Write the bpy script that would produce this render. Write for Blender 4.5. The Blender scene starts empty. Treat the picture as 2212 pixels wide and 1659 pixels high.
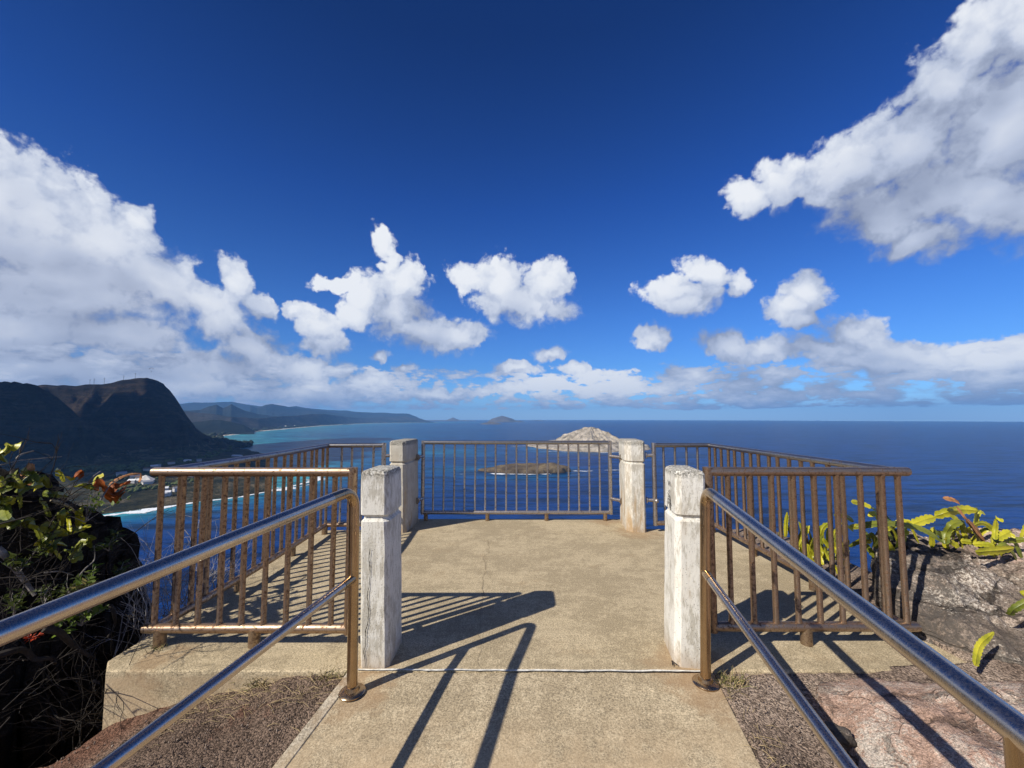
import bpy, bmesh, math, random
import numpy as np
from mathutils import Vector, Matrix, Euler, noise as mn

random.seed(7)
C = bpy.context.scene
COL = C.collection
PI = math.pi
def R(d): return math.radians(d)

# ------------------------------------------------------------------ camera
H = 1.4                      # eye height above the concrete platform
SEA = -150.0                 # sea level
FPX, CXP, HZ = 840.56, 1106.0, 902.0      # focal length, centre column and level line on the 2212 px wide view of the photo
PITCH = R(3.66)
CYP = HZ - FPX * math.tan(PITCH)
cd = bpy.data.cameras.new('camera'); cam = bpy.data.objects.new('camera', cd); COL.objects.link(cam)
cam.location = (0, 0, H); cam.rotation_euler = (PI/2 + PITCH, 0, 0)
cd.sensor_width = 36; cd.lens = FPX / 2212 * 36
cd.shift_y = (CYP - 829.5) / 2212
cd.clip_start = 0.05; cd.clip_end = 90000
C.camera = cam
_F = Vector((0, math.cos(PITCH), math.sin(PITCH))); _U = Vector((0, -math.sin(PITCH), math.cos(PITCH)))
def ray(x, y): return _F + Vector((1, 0, 0)) * ((x - CXP) / FPX) - _U * ((y - CYP) / FPX)
def onz(x, y, z=0.0):
    d = ray(x, y); return Vector((0, 0, H)) + d * ((z - H) / d.z)
def ony(x, y, Y):
    d = ray(x, y); return Vector((0, 0, H)) + d * (Y / d.y)

# ------------------------------------------------------------------ render, sky and sun
C.view_settings.view_transform = 'Standard'; C.view_settings.look = 'None'
C.view_settings.exposure = 0.35; C.view_settings.gamma = 1.0
C.cycles.use_denoising = True
C.cycles.max_bounces = 5; C.cycles.diffuse_bounces = 2; C.cycles.glossy_bounces = 3
C.cycles.transparent_max_bounces = 12; C.cycles.volume_bounces = 0
C.cycles.caustics_reflective = False; C.cycles.caustics_refractive = False

LIGHT = Vector((1.05, 0.71, -1.08)).normalized()      # the way sunlight travels
sl = bpy.data.lights.new('sun', 'SUN'); sl.energy = 4.6; sl.angle = R(0.53); sl.color = (1.0, 0.93, 0.82)
so = bpy.data.objects.new('sun', sl); COL.objects.link(so)
so.rotation_euler = LIGHT.to_track_quat('-Z', 'Y').to_euler(); so.location = (-20, -14, 30)

class NT:
    """small wrapper that strings shader nodes together"""
    def __init__(s, tree): s.t = tree; s.n = tree.nodes; s.l = tree.links
    def set(s, sock, v):
        if v is None: return
        if isinstance(v, bpy.types.NodeSocket): s.l.new(v, sock)
        else:
            if hasattr(sock.default_value, '__len__') and not hasattr(v, '__len__'): v = (v,) * len(sock.default_value)
            if hasattr(sock.default_value, '__len__') and len(sock.default_value) == 4 and len(v) == 3: v = (*v, 1)
            sock.default_value = v
    def math(s, op, a, b=None, c=None, clamp=False):
        n = s.n.new('ShaderNodeMath'); n.operation = op; n.use_clamp = clamp
        for i, v in enumerate((a, b, c)): s.set(n.inputs[i], v)
        return n.outputs[0]
    def vmath(s, op, a, b=None, c=None, scale=None):
        n = s.n.new('ShaderNodeVectorMath'); n.operation = op
        s.set(n.inputs[0], a); s.set(n.inputs[1], b)
        if c is not None: s.set(n.inputs[2], c)
        if scale is not None: s.set(n.inputs['Scale'], scale)
        return n.outputs['Value'] if op in ('LENGTH', 'DOT_PRODUCT', 'DISTANCE') else n.outputs[0]
    def noise(s, vec, scale, detail=4, rough=0.55, lac=2.0, dist=0.0, color=False, kind='FBM', dim='3D'):
        n = s.n.new('ShaderNodeTexNoise'); n.noise_dimensions = dim
        n.noise_type = kind
        s.set(n.inputs['Vector'], vec); s.set(n.inputs['Scale'], scale); s.set(n.inputs['Detail'], detail)
        s.set(n.inputs['Roughness'], rough); s.set(n.inputs['Lacunarity'], lac); s.set(n.inputs['Distortion'], dist)
        return n.outputs['Color' if color else 0]
    def voro(s, vec, scale, feature='F1', detail=0, rough=0.5, rnd=1.0, out=0):
        n = s.n.new('ShaderNodeTexVoronoi'); n.feature = feature
        s.set(n.inputs['Vector'], vec); s.set(n.inputs['Scale'], scale)
        if 'Detail' in n.inputs: s.set(n.inputs['Detail'], detail); s.set(n.inputs['Roughness'], rough)
        s.set(n.inputs['Randomness'], rnd)
        return n.outputs[out]
    def ramp(s, fac, stops, interp='LINEAR'):
        n = s.n.new('ShaderNodeValToRGB'); cr = n.color_ramp; cr.interpolation = interp
        while len(cr.elements) < len(stops): cr.elements.new(0.5)
        for e, (p, c) in zip(cr.elements, stops):
            e.position = p; e.color = (*c, 1) if hasattr(c, '__len__') else (c, c, c, 1)
        s.set(n.inputs[0], fac); return n.outputs[0]
    def mrange(s, v, a, b, c=0.0, d=1.0, smooth=True):
        n = s.n.new('ShaderNodeMapRange'); n.interpolation_type = 'SMOOTHSTEP' if smooth else 'LINEAR'
        for i, q in zip(('Value', 'From Min', 'From Max', 'To Min', 'To Max'), (v, a, b, c, d)): s.set(n.inputs[i], q)
        return n.outputs[0]
    def mix(s, f, a, b, blend='MIX'):
        n = s.n.new('ShaderNodeMix'); n.data_type = 'RGBA'; n.blend_type = blend
        s.set(n.inputs[0], f); s.set(n.inputs[6], a); s.set(n.inputs[7], b); return n.outputs[2]
    def mapping(s, vec, loc=(0,0,0), rot=(0,0,0), scale=(1,1,1), kind='POINT'):
        n = s.n.new('ShaderNodeMapping'); n.vector_type = kind
        s.set(n.inputs['Vector'], vec); n.inputs['Location'].default_value = loc
        n.inputs['Rotation'].default_value = rot; n.inputs['Scale'].default_value = scale
        return n.outputs[0]
    def sep(s, vec):
        n = s.n.new('ShaderNodeSeparateXYZ'); s.set(n.inputs[0], vec); return n.outputs
    def comb(s, x, y, z):
        n = s.n.new('ShaderNodeCombineXYZ')
        for i, v in enumerate((x, y, z)): s.set(n.inputs[i], v)
        return n.outputs[0]
    def bump(s, h, strength=0.5, dist=0.01, normal=None):
        n = s.n.new('ShaderNodeBump'); s.set(n.inputs['Height'], h)
        n.inputs['Strength'].default_value = strength; n.inputs['Distance'].default_value = dist
        s.set(n.inputs['Normal'], normal); return n.outputs[0]
    def obj(s): return s.n.new('ShaderNodeTexCoord').outputs['Object']
    def geo(s, k='Position'): return s.n.new('ShaderNodeNewGeometry').outputs[k]

# ---- sky: clear-day sky with clouds that sit at fixed directions of the sky
def blob_frame(cx, cy, rx, ry, ang=0.0):
    c = ray(cx, cy).normalized(); a = R(ang)
    p1 = ray(cx + rx*math.cos(a), cy + rx*math.sin(a)).normalized() - c
    p2 = ray(cx + ry*math.sin(a), cy - ry*math.cos(a)).normalized() - c
    e1 = (p1 - c * p1.dot(c)); l1 = e1.length; e1.normalize()
    e2 = (p2 - c * p2.dot(c) - e1 * p2.dot(e1)); l2 = e2.length; e2.normalize()
    e3 = e1.cross(e2)
    m = Matrix((e1, e2, e3)).transposed()
    return c, m.to_euler(), (l1, l2, 3.0)
# centre, radii (and tilt) of every cloud lobe
LOBES = [
 # bank of cloud on the left
 (60,530,260,130,10),(-120,470,220,190,0),(20,440,160,135,10),(110,470,180,130,25),(215,520,150,120,35),(290,472,62,42,20),(120,610,330,110,0),
 (330,610,150,85,30),(450,650,120,50,20),(510,610,34,75,-25),(560,660,50,30,30),
 (130,640,330,80,0),(100,800,380,70,0),(380,830,330,50,0),(60,720,230,75,0),(260,725,190,70,0),(480,700,85,65,20),(540,750,90,60,0),(420,800,210,60,0),(120,800,260,60,0),
 (690,705,62,42,30),(640,668,30,28,30),(700,745,65,30,0),(650,800,120,45,0),(790,825,90,32,0),(650,850,220,28,0),(250,850,260,40,0),
 # tower in the middle
 (833,515,30,36,0),(846,560,20,34,0),(872,612,58,60,0),(860,668,84,58,0),(915,715,112,50,10),(985,720,78,42,0),(785,640,44,66,20),(770,680,50,38,0),(840,575,24,24,0),
 (735,610,60,18,10),
 # its neighbour
 (1010,597,40,32,20),(1085,612,68,62,0),(1180,614,52,54,10),(1125,655,125,50,5),(1205,668,60,32,10),
 # right half
 (1530,592,66,34,15),(1470,635,96,42,5),(1480,662,66,34,0),(1585,620,30,40,0),(1745,640,72,52,15),(1710,662,76,40,5),(1740,695,50,26,0),
 (1405,735,48,32,0),(1570,740,80,40,0),(1650,750,95,38,0),(1840,722,105,46,8),(1760,755,160,36,0),(1960,770,200,44,5),(2120,775,190,48,0),
 (1900,790,230,26,0),
 (1110,797,62,20,0),(1185,767,46,18,0),(1240,800,40,16,0),(880,798,28,14,0),(830,772,26,14,0),(1130,840,90,16,0),(950,850,110,18,0),
 # great cloud on the right
 (2160,310,230,150,-20),(2020,420,220,100,0),(2200,60,150,110,-30),(2110,90,110,95,-25),(2040,190,120,110,-35),(2190,250,240,170,0),(1960,320,170,120,-25),(2120,420,260,130,5),(1820,380,130,90,-15),
 (1690,395,90,62,-20),(1610,430,60,40,-10),(1890,470,170,72,12),(1990,515,110,60,10),(2230,440,180,110,0),
]
def cloud_group(full=True):
    g = bpy.data.node_groups.new('cloud_density', 'ShaderNodeTree')
    g.interface.new_socket('Vector', in_out='INPUT', socket_type='NodeSocketVector')
    g.interface.new_socket('Density', in_out='OUTPUT', socket_type='NodeSocketFloat'); g.interface.new_socket('Smooth', in_out='OUTPUT', socket_type='NodeSocketFloat')
    k = NT(g); gi = g.nodes.new('NodeGroupInput').outputs[0]; go = g.nodes.new('NodeGroupOutput')
    v = gi
    w1 = k.vmath('SUBTRACT', k.noise(v, 6.0, 4 if full else 3, 0.6, color=True), (0.5, 0.5, 0.5))
    wv = k.vmath('ADD', v, k.vmath('SCALE', w1, scale=0.075))
    if full:
        w2 = k.vmath('SUBTRACT', k.noise(v, 24.0, 3, 0.6, color=True), (0.5, 0.5, 0.5))
        wv = k.vmath('ADD', wv, k.vmath('SCALE', w2, scale=0.030))
    cur = None
    for li, L in enumerate([q for q in LOBES if full or q[2]*q[3] > 1300]):
        c, e, sc = blob_frame(*L)
        if li and li % 5 == 0: wv = k.vmath('MULTIPLY_ADD', cur, (1e-7, 1e-7, 1e-7), wv)     # keeps the lobes evaluated in turn
        b = k.math('SUBTRACT', 1.0, k.vmath('LENGTH', k.mapping(wv, c, e, sc, 'TEXTURE')))
        cur = b if cur is None else k.math('SMOOTH_MAX', cur, b, 0.12)
    fb = k.noise(v, 8.0, 4 if full else 2, 0.55)
    sm = k.math('MULTIPLY_ADD', cur, 1.75, k.math('MULTIPLY_ADD', k.math('SUBTRACT', fb, 0.5), 1.0, 0.22))
    d = sm
    if full:
        fb2 = k.noise(k.vmath('ADD', v, k.vmath('SCALE', w1, scale=0.03)), 21.0, 8, 0.64)
        d = k.math('MULTIPLY_ADD', k.math('SUBTRACT', fb2, 0.5), 2.5, d)
        bil = k.math('SUBTRACT', 0.45, k.voro(wv, 34.0, 'F1', 1, 0.6))
        d = k.math('MULTIPLY_ADD', bil, 0.5, d)
    # rows of small low clouds above the horizon
    s = k.sep(v); z = k.math('MAXIMUM', s[2], 0.0)
    el = z
    den = k.math('ADD', z, 0.045)
    p = k.comb(k.math('MULTIPLY', s[0], 9.0), k.math('MULTIPLY', s[1], 9.0), k.math('MULTIPLY', k.math('POWER', k.math('ADD', z, 0.004), 0.75), 17.0))
    n1 = k.noise(p, 1.9, 7 if full else 3, 0.60)
    band = k.math('MULTIPLY', k.mrange(el, 0.006, 0.024), k.mrange(el, 0.185, 0.105))
    wide = k.noise(k.comb(s[0], s[1], 0.0), 2.6, 2, 0.5)
    left = k.mrange(k.math('MULTIPLY_ADD', s[1], 0.25, s[0]), 0.05, -0.35, 0.0, 0.10)
    right = k.math('MULTIPLY', k.mrange(s[0], -0.1, 0.35, 0.0, 0.055), k.mrange(el, 0.14, 0.07))
    low = k.math('ADD', k.math('ADD', k.math('ADD', n1, left), right), k.math('MULTIPLY', wide, 0.22))
    low = k.math('MULTIPLY', k.math('SUBTRACT', low, 0.560), 6.5)
    low = k.math('ADD', low, k.math('MULTIPLY', k.math('SUBTRACT', band, 1.0), 4.5))
    d = k.math('SMOOTH_MAX', d, low, 0.1); sm = k.math('SMOOTH_MAX', sm, low, 0.1)
    # white cloud added out of view behind the lookout, to make skylight less blue
    bk = k.math('SUBTRACT', k.math('MULTIPLY', k.noise(v, 3.2, 5 if full else 2, 0.6), 2.6), 1.10)
    bk = k.math('ADD', bk, k.math('MULTIPLY', k.math('SUBTRACT', k.mrange(s[1], -0.10, -0.35), 1.0), 2.0))
    d = k.math('MAXIMUM', d, bk); sm = k.math('MAXIMUM', sm, bk)
    g.links.new(d, go.inputs[0]); g.links.new(sm, go.inputs[1]); return g

w = bpy.data.worlds.new('World'); C.world = w; w.use_nodes = True
k = NT(w.node_tree); k.n.clear()
out = k.n.new('ShaderNodeOutputWorld')
dirv = k.vmath('NORMALIZE', k.n.new('ShaderNodeTexCoord').outputs['Generated'])
sky = k.n.new('ShaderNodeTexSky'); sky.sky_type = 'NISHITA'; sky.sun_disc = False
sky.sun_elevation = R(40.4); sky.sun_rotation = math.atan2(-LIGHT.x, -LIGHT.y)
sky.altitude = 150; sky.air_density = 1.0; sky.dust_density = 0.3; sky.ozone_density = 2.5
dz = k.sep(dirv)
tint = k.ramp(k.math('MAXIMUM', dz[2], 0.0), [(0.0, (0.72, 1.15, 2.05)), (0.05, (0.42, 0.78, 1.36)), (0.12, (0.28, 0.58, 1.08)), (0.24, (0.217, 0.515, 1.06)), (0.48, (0.094, 0.33, 0.90)), (0.72, (0.039, 0.19, 0.57))])
bg1 = k.n.new('ShaderNodeBackground'); bg1.inputs[1].default_value = 0.10
sdot = k.mrange(k.vmath('DOT_PRODUCT', dirv, tuple(-LIGHT)), -0.25, 0.7, 1.0, 0.66)
k.l.new(k.mix(1.0, k.mix(1.0, sky.outputs[0], tint, 'MULTIPLY'), k.comb(sdot, sdot, sdot), 'MULTIPLY'), bg1.inputs[0])
grp = cloud_group(); grp_lite = cloud_group(False)
def dens(vec, g_):
    n = k.n.new('ShaderNodeGroup'); n.node_tree = g_; k.set(n.inputs[0], vec); return n.outputs
d0, s0 = dens(dirv, grp)
s1 = dens(k.vmath('ADD', dirv, tuple(Vector((-0.45, -0.15, 0.88)) * 0.085)), grp_lite)[1]
wdt = k.mrange(k.math('SUBTRACT', s0, s1), -0.25, 0.45, 1.25, 0.60)
alpha = k.mrange(k.math('DIVIDE', k.math('ADD', d0, 0.12), wdt), 0.0, 1.0, 0.0, 0.97)
lit = k.math('MULTIPLY_ADD', k.math('SUBTRACT', s0, s1), 0.21, 0.53)
lit = k.math('MULTIPLY_ADD', k.math('SUBTRACT', k.math('MINIMUM', d0, 1.2), k.math('MINIMUM', s0, 1.2)), 0.42, lit)
soft = k.noise(k.vmath('MULTIPLY', dirv, (1.0, 1.0, 2.0)), 4.5, 4, 0.5)
lit = k.math('MULTIPLY_ADD', k.math('SUBTRACT', soft, 0.5), 0.75, lit)
lit = k.math('SUBTRACT', lit, k.mrange(dz[0], 0.10, 0.6, 0.0, 0.16))
ccol = k.ramp(lit, [(0.0, (0.25, 0.29, 0.40)), (0.30, (0.36, 0.41, 0.54)), (0.55, (0.54, 0.60, 0.74)), (0.80, (0.78, 0.82, 0.90)), (1.0, (0.93, 0.95, 0.98))])
bg2 = k.n.new('ShaderNodeBackground'); bg2.inputs[1].default_value = 0.78
k.l.new(ccol, bg2.inputs[0])
ms = k.n.new('ShaderNodeMixShader'); k.l.new(alpha, ms.inputs[0]); k.l.new(bg1.outputs[0], ms.inputs[1]); k.l.new(bg2.outputs[0], ms.inputs[2])
k.l.new(ms.outputs[0], out.inputs[0])
w.cycles.sampling_method = 'MANUAL'; w.cycles.sample_map_resolution = 512

# ------------------------------------------------------------------ mesh helpers
class MB:
    def __init__(s): s.v = []; s.f = []; s.mi = []
    def add(s, vs, fs, mi=0):
        b = len(s.v); s.v += [tuple(p) for p in vs]; s.f += [tuple(i + b for i in f) for f in fs]; s.mi += [mi] * len(fs)
    def tube(s, pts, r, n=12, caps=True, mi=0, up=None):
        pts = [Vector(p) for p in pts]; m = len(pts)
        rs = r if hasattr(r, '__len__') else [r] * m
        tang = [(pts[i+1] - pts[i]).normalized() for i in range(m-1)]
        ref = Vector(up) if up else (Vector((0, 0, 1)) if abs(tang[0].z) < 0.9 else Vector((0, 1, 0)))
        u = (ref - tang[0] * ref.dot(tang[0])).normalized(); vs = []
        for i in range(m):
            if i == 0: t = tang[0]; sc = 1; bis = None
            elif i == m-1: t = tang[-1]; bis = None
            else: t = (tang[i-1] + tang[i]).normalized(); bis = (tang[i] - tang[i-1])
            u = (u - t * u.dot(t)).normalized(); b = t.cross(u)
            k_ = 1.0
            if bis is not None and bis.length > 1e-4:
                cs = max(0.35, tang[i-1].dot(t)); bn = bis.normalized(); k_ = 1 / cs
            for j in range(n):
                a = 2*PI*j/n; o = u*math.cos(a)*rs[i] + b*math.sin(a)*rs[i]
                if k_ != 1.0: o = o + bn * o.dot(bn) * (k_ - 1)
                vs.append(pts[i] + o)
        fs = [(i*n+j, i*n+(j+1) % n, (i+1)*n+(j+1) % n, (i+1)*n+j) for i in range(m-1) for j in range(n)]
        if caps: fs += [tuple(range(n-1, -1, -1)), tuple(range((m-1)*n, m*n))]
        s.add(vs, fs, mi)
    def box(s, a, b, mi=0, M=None):
        x0, y0, z0 = a; x1, y1, z1 = b
        vs = [Vector(p) for p in ((x0,y0,z0),(x1,y0,z0),(x1,y1,z0),(x0,y1,z0),(x0,y0,z1),(x1,y0,z1),(x1,y1,z1),(x0,y1,z1))]
        if M: vs = [M @ p for p in vs]
        s.add(vs, [(0,3,2,1),(4,5,6,7),(0,1,5,4),(1,2,6,5),(2,3,7,6),(3,0,4,7)], mi)
    def lathe(s, c, prof, n=20, mi=0):
        c = Vector(c); vs = []; m = len(prof)
        for r, z in prof:
            for j in range(n): a = 2*PI*j/n; vs.append(c + Vector((r*math.cos(a), r*math.sin(a), z)))
        fs = [(i*n+j, i*n+(j+1) % n, (i+1)*n+(j+1) % n, (i+1)*n+j) for i in range(m-1) for j in range(n)]
        fs += [tuple(range(n-1, -1, -1)), tuple(range((m-1)*n, m*n))]
        s.add(vs, fs, mi)
    def grid(s, P, nu, nv, mi=0):
        s.add(P, [(i*nv+j, (i+1)*nv+j, (i+1)*nv+j+1, i*nv+j+1) for i in range(nu-1) for j in range(nv-1)], mi)
    def build(s, name, mat, parent=None, origin=None, smooth=True, sharp=40):
        par_w = Vector(parent['_w']) if parent is not None and '_w' in parent else Vector((0, 0, 0))
        og = Vector(origin) if origin is not None else par_w
        me = bpy.data.meshes.new(name)
        me.from_pydata([tuple(Vector(p) - og) for p in s.v], [], s.f)
        for m_ in (mat if isinstance(mat, (list, tuple)) else [mat]): me.materials.append(m_)
        if any(s.mi): me.polygons.foreach_set('material_index', s.mi)
        if smooth:
            me.polygons.foreach_set('use_smooth', [True] * len(me.polygons))
            if sharp: me.set_sharp_from_angle(angle=R(sharp))
        me.update()
        o = bpy.data.objects.new(name, me); COL.objects.link(o)
        if parent is not None: o.parent = parent; o.location = og - par_w
        else: o.location = og
        return o
def tag(o, label, cat=None, group=None, kind=None):
    if label: o['label'] = label
    if cat: o['category'] = cat
    if group: o['group'] = group
    if kind: o['kind'] = kind
    return o
def empty(name, loc, label, cat, group=None):
    o = bpy.data.objects.new(name, None); COL.objects.link(o); o.location = loc; o['_w'] = tuple(loc); o.empty_display_size = 0.1
    return tag(o, label, cat, group)
def copy_part(o, parent, loc):
    c = o.copy(); COL.objects.link(c); c.parent = parent; c.location = Vector(loc) - Vector(parent['_w']); return c
def fbm(p, oct=5, h=1.0, lac=2.0): return mn.fractal(Vector(p), h, lac, oct)
def sstep(a, b, x):
    t = min(1.0, max(0.0, (x - a) / (b - a))); return t*t*(3 - 2*t)
def lerp(a, b, t): return a + (b - a) * t
def interp(x, pts):
    if x <= pts[0][0]: return pts[0][1]
    for (x0, y0), (x1, y1) in zip(pts, pts[1:]):
        if x <= x1: return y0 + (y1 - y0) * (x - x0) / (x1 - x0)
    return pts[-1][1]

# ------------------------------------------------------------------ materials
def material(name):
    m = bpy.data.materials.new(name); m.use_nodes = True
    return m, NT(m.node_tree), m.node_tree.nodes['Principled BSDF']

def mat_concrete(name, light=(0.40, 0.33, 0.235), dark=(0.235, 0.19, 0.13), grit=1.0):
    m, k, b = material(name); p = k.geo()
    big = k.noise(p, 1.1, 5, 0.62); mid = k.noise(p, 7.0, 5, 0.65); fine = k.noise(p, 105.0, 3, 0.7); fine2 = k.noise(p, 260.0, 3, 0.75)
    mid2 = k.noise(p, 28.0, 4, 0.7)
    f = k.math('MULTIPLY_ADD', k.math('SUBTRACT', mid, 0.5), 0.7, k.math('MULTIPLY_ADD', k.math('SUBTRACT', mid2, 0.5), 0.55, big))
    col = k.mix(k.mrange(f, 0.36, 0.64), dark, light)
    stain = k.mrange(k.noise(k.mapping(p, scale=(1, 1, 2)), 2.3, 6, 0.7), 0.56, 0.74)
    col = k.mix(k.math('MULTIPLY', stain, 0.45), col, (0.30, 0.20, 0.10))
    sp = k.mrange(k.math('MULTIPLY_ADD', fine2, 0.5, k.math('MULTIPLY', fine, 0.5)), 0.38, 0.61, 0.46, 1.40)
    col = k.mix(1.0, col, k.comb(sp, sp, sp), 'MULTIPLY')
    pit = k.voro(p, 95.0, 'F1'); pits = k.mrange(pit, 0.10, 0.26, 0.45, 1.0)
    col = k.mix(1.0, col, k.comb(pits, pits, pits), 'MULTIPLY')
    for (sx_, sy_, sr_) in ((0.99, 2.26, 0.30), (1.03, 2.10, 0.24), (-0.80, 2.08, 0.22), (1.55, 4.85, 0.34), (1.25, 5.35, 0.25), (-0.77, 2.26, 0.18), (-2.05, 2.36, 0.16)):
        dd = k.vmath('DISTANCE', p, (sx_, sy_, 0.0)); sm_ = k.math('MULTIPLY_ADD', k.math('SUBTRACT', mid, 0.5), 0.5, dd)
        col = k.mix(k.math('MULTIPLY', k.mrange(sm_, sr_, sr_*0.3), 0.5), col, (0.34, 0.22, 0.12))
    zz = k.sep(p)[2]; edge = k.math('MULTIPLY', k.math('MULTIPLY', k.mrange(zz, -0.015, -0.05), k.mrange(k.sep(p)[1], 2.262, 2.254)), k.mrange(k.noise(k.mapping(p, scale=(1, 1, 2)), 4.0, 6, 0.7), 0.34, 0.62))
    col = k.mix(k.math('MULTIPLY', edge, 0.75), col, (0.48, 0.36, 0.22))
    brush = k.noise(k.mapping(p, rot=(0, 0, 0.06), scale=(2.0, 22.0, 4.0)), 1.0, 5, 0.7); bs = k.mrange(brush, 0.3, 0.7, 0.94, 1.06)
    col = k.mix(1.0, col, k.comb(bs, bs, bs), 'MULTIPLY')
    k.set(b.inputs['Base Color'], col); b.inputs['Roughness'].default_value = 0.9; b.inputs['Specular IOR Level'].default_value = 0.25
    h = k.math('MULTIPLY_ADD', fine, 0.6, k.math('MULTIPLY', mid, 0.8)); h = k.math('MULTIPLY_ADD', pits, 0.3, h)
    k.set(b.inputs['Normal'], k.bump(h, 0.55 * grit, 0.006)); return m

def mat_pillar(name, white=0.75, ochre=0.4, seed=0.0):
    m, k, b = material(name); p = k.vmath('ADD', k.geo(), (seed, seed * 1.7, 0.0))
    z = k.sep(k.geo())[2]
    st = k.mapping(p, scale=(1.0, 1.0, 0.22))
    base = k.mix(k.mrange(k.noise(p, 6, 5, 0.65), 0.35, 0.65), (0.46, 0.43, 0.36), (0.56, 0.53, 0.45))
    wh = k.noise(st, 46.0, 8, 0.78); wh2 = k.noise(p, 5.0, 4, 0.6)
    wf = k.mrange(k.math('MULTIPLY_ADD', k.math('SUBTRACT', wh2, 0.5), 0.42, wh), 0.60 - 0.22*white, 0.74 - 0.22*white)
    col = k.mix(wf, base, (0.74, 0.72, 0.65))
    oc = k.noise(st, 9.0, 6, 0.6)
    of = k.math('MULTIPLY', k.mrange(oc, 0.66 - 0.26*ochre, 0.84 - 0.26*ochre), k.mrange(z, 1.0, 0.0, 0.15, 1.0))
    col = k.mix(k.math('MULTIPLY', of, 0.8), col, (0.42, 0.27, 0.12))
    gr = k.math('MULTIPLY', k.mrange(k.noise(st, 85.0, 6, 0.8), 0.56, 0.70), 0.50)
    col = k.mix(gr, col, (0.17, 0.165, 0.14))
    foot = k.mrange(k.math('MULTIPLY_ADD', k.noise(p, 12, 4), 0.16, z), 0.22, 0.04)
    col = k.mix(k.math('MULTIPLY', foot, 0.55), col, (0.36, 0.23, 0.11))
    lich = k.math('MULTIPLY', k.mrange(z, 1.035, 1.075), k.mrange(k.noise(p, 90, 4, 0.75), 0.40, 0.58))
    col = k.mix(k.math('MULTIPLY', lich, 0.85), col, (0.085, 0.08, 0.065))
    pit = k.mrange(k.voro(p, 75.0, 'F1'), 0.05, 0.2, 0.30, 1.0)
    col = k.mix(1.0, col, k.comb(pit, pit, pit), 'MULTIPLY')
    k.set(b.inputs['Base Color'], col); b.inputs['Roughness'].default_value = 0.88; b.inputs['Specular IOR Level'].default_value = 0.2
    h = k.math('MULTIPLY_ADD', wh, 0.7, k.math('MULTIPLY', k.noise(p, 110, 3, 0.7), 0.7)); h = k.math('MULTIPLY_ADD', pit, 0.8, h)
    k.set(b.inputs['Normal'], k.bump(h, 0.6, 0.005)); return m

def mat_steel(name, base=(0.56, 0.58, 0.60), rough=0.22, rust=0.0, rustcol=(0.23, 0.11, 0.05), axis=(1, 1, 0.04), brown=(0.33, 0.20, 0.11), mottled=0.0):
    m, k, b = material(name); p = k.geo()
    n = k.noise(p, 14.0, 6, 0.65); br = k.noise(k.mapping(p, scale=axis), 240.0, 3, 0.6)
    col = k.mix(k.mrange(n, 0.3, 0.7), [c*0.85 for c in base], base)
    if mottled: col = k.mix(k.math('MULTIPLY', k.mrange(k.noise(k.mapping(p, scale=axis), 18, 6, 0.7), 0.36, 0.62), mottled), col, brown)
    rf = k.mrange(k.noise(p, 48.0, 7, 0.75), 0.66 - 0.42*rust, 0.76 - 0.36*rust) if rust else 0.0
    if rust:
        rc = k.mix(k.noise(p, 60, 4, 0.7), rustcol, [c*0.45 for c in rustcol])
        col = k.mix(rf, col, rc)
        k.set(b.inputs['Metallic'], k.mrange(rf, 0, 1, 0.97, 0.60))
        k.set(b.inputs['Roughness'], k.math('ADD', k.math('MULTIPLY', rf, 0.20), k.mrange(br, 0.2, 0.8, rough*0.8, rough*1.35)))
    else:
        b.inputs['Metallic'].default_value = 1.0
        k.set(b.inputs['Roughness'], k.mrange(br, 0.2, 0.8, rough*0.75, rough*1.35))
    k.set(b.inputs['Base Color'], col)
    k.set(b.inputs['Normal'], k.bump(k.math('MULTIPLY_ADD', n, 0.3, br), (0.03 if not rust else 0.12 + 0.2*rust), 0.0012)); return m

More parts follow.
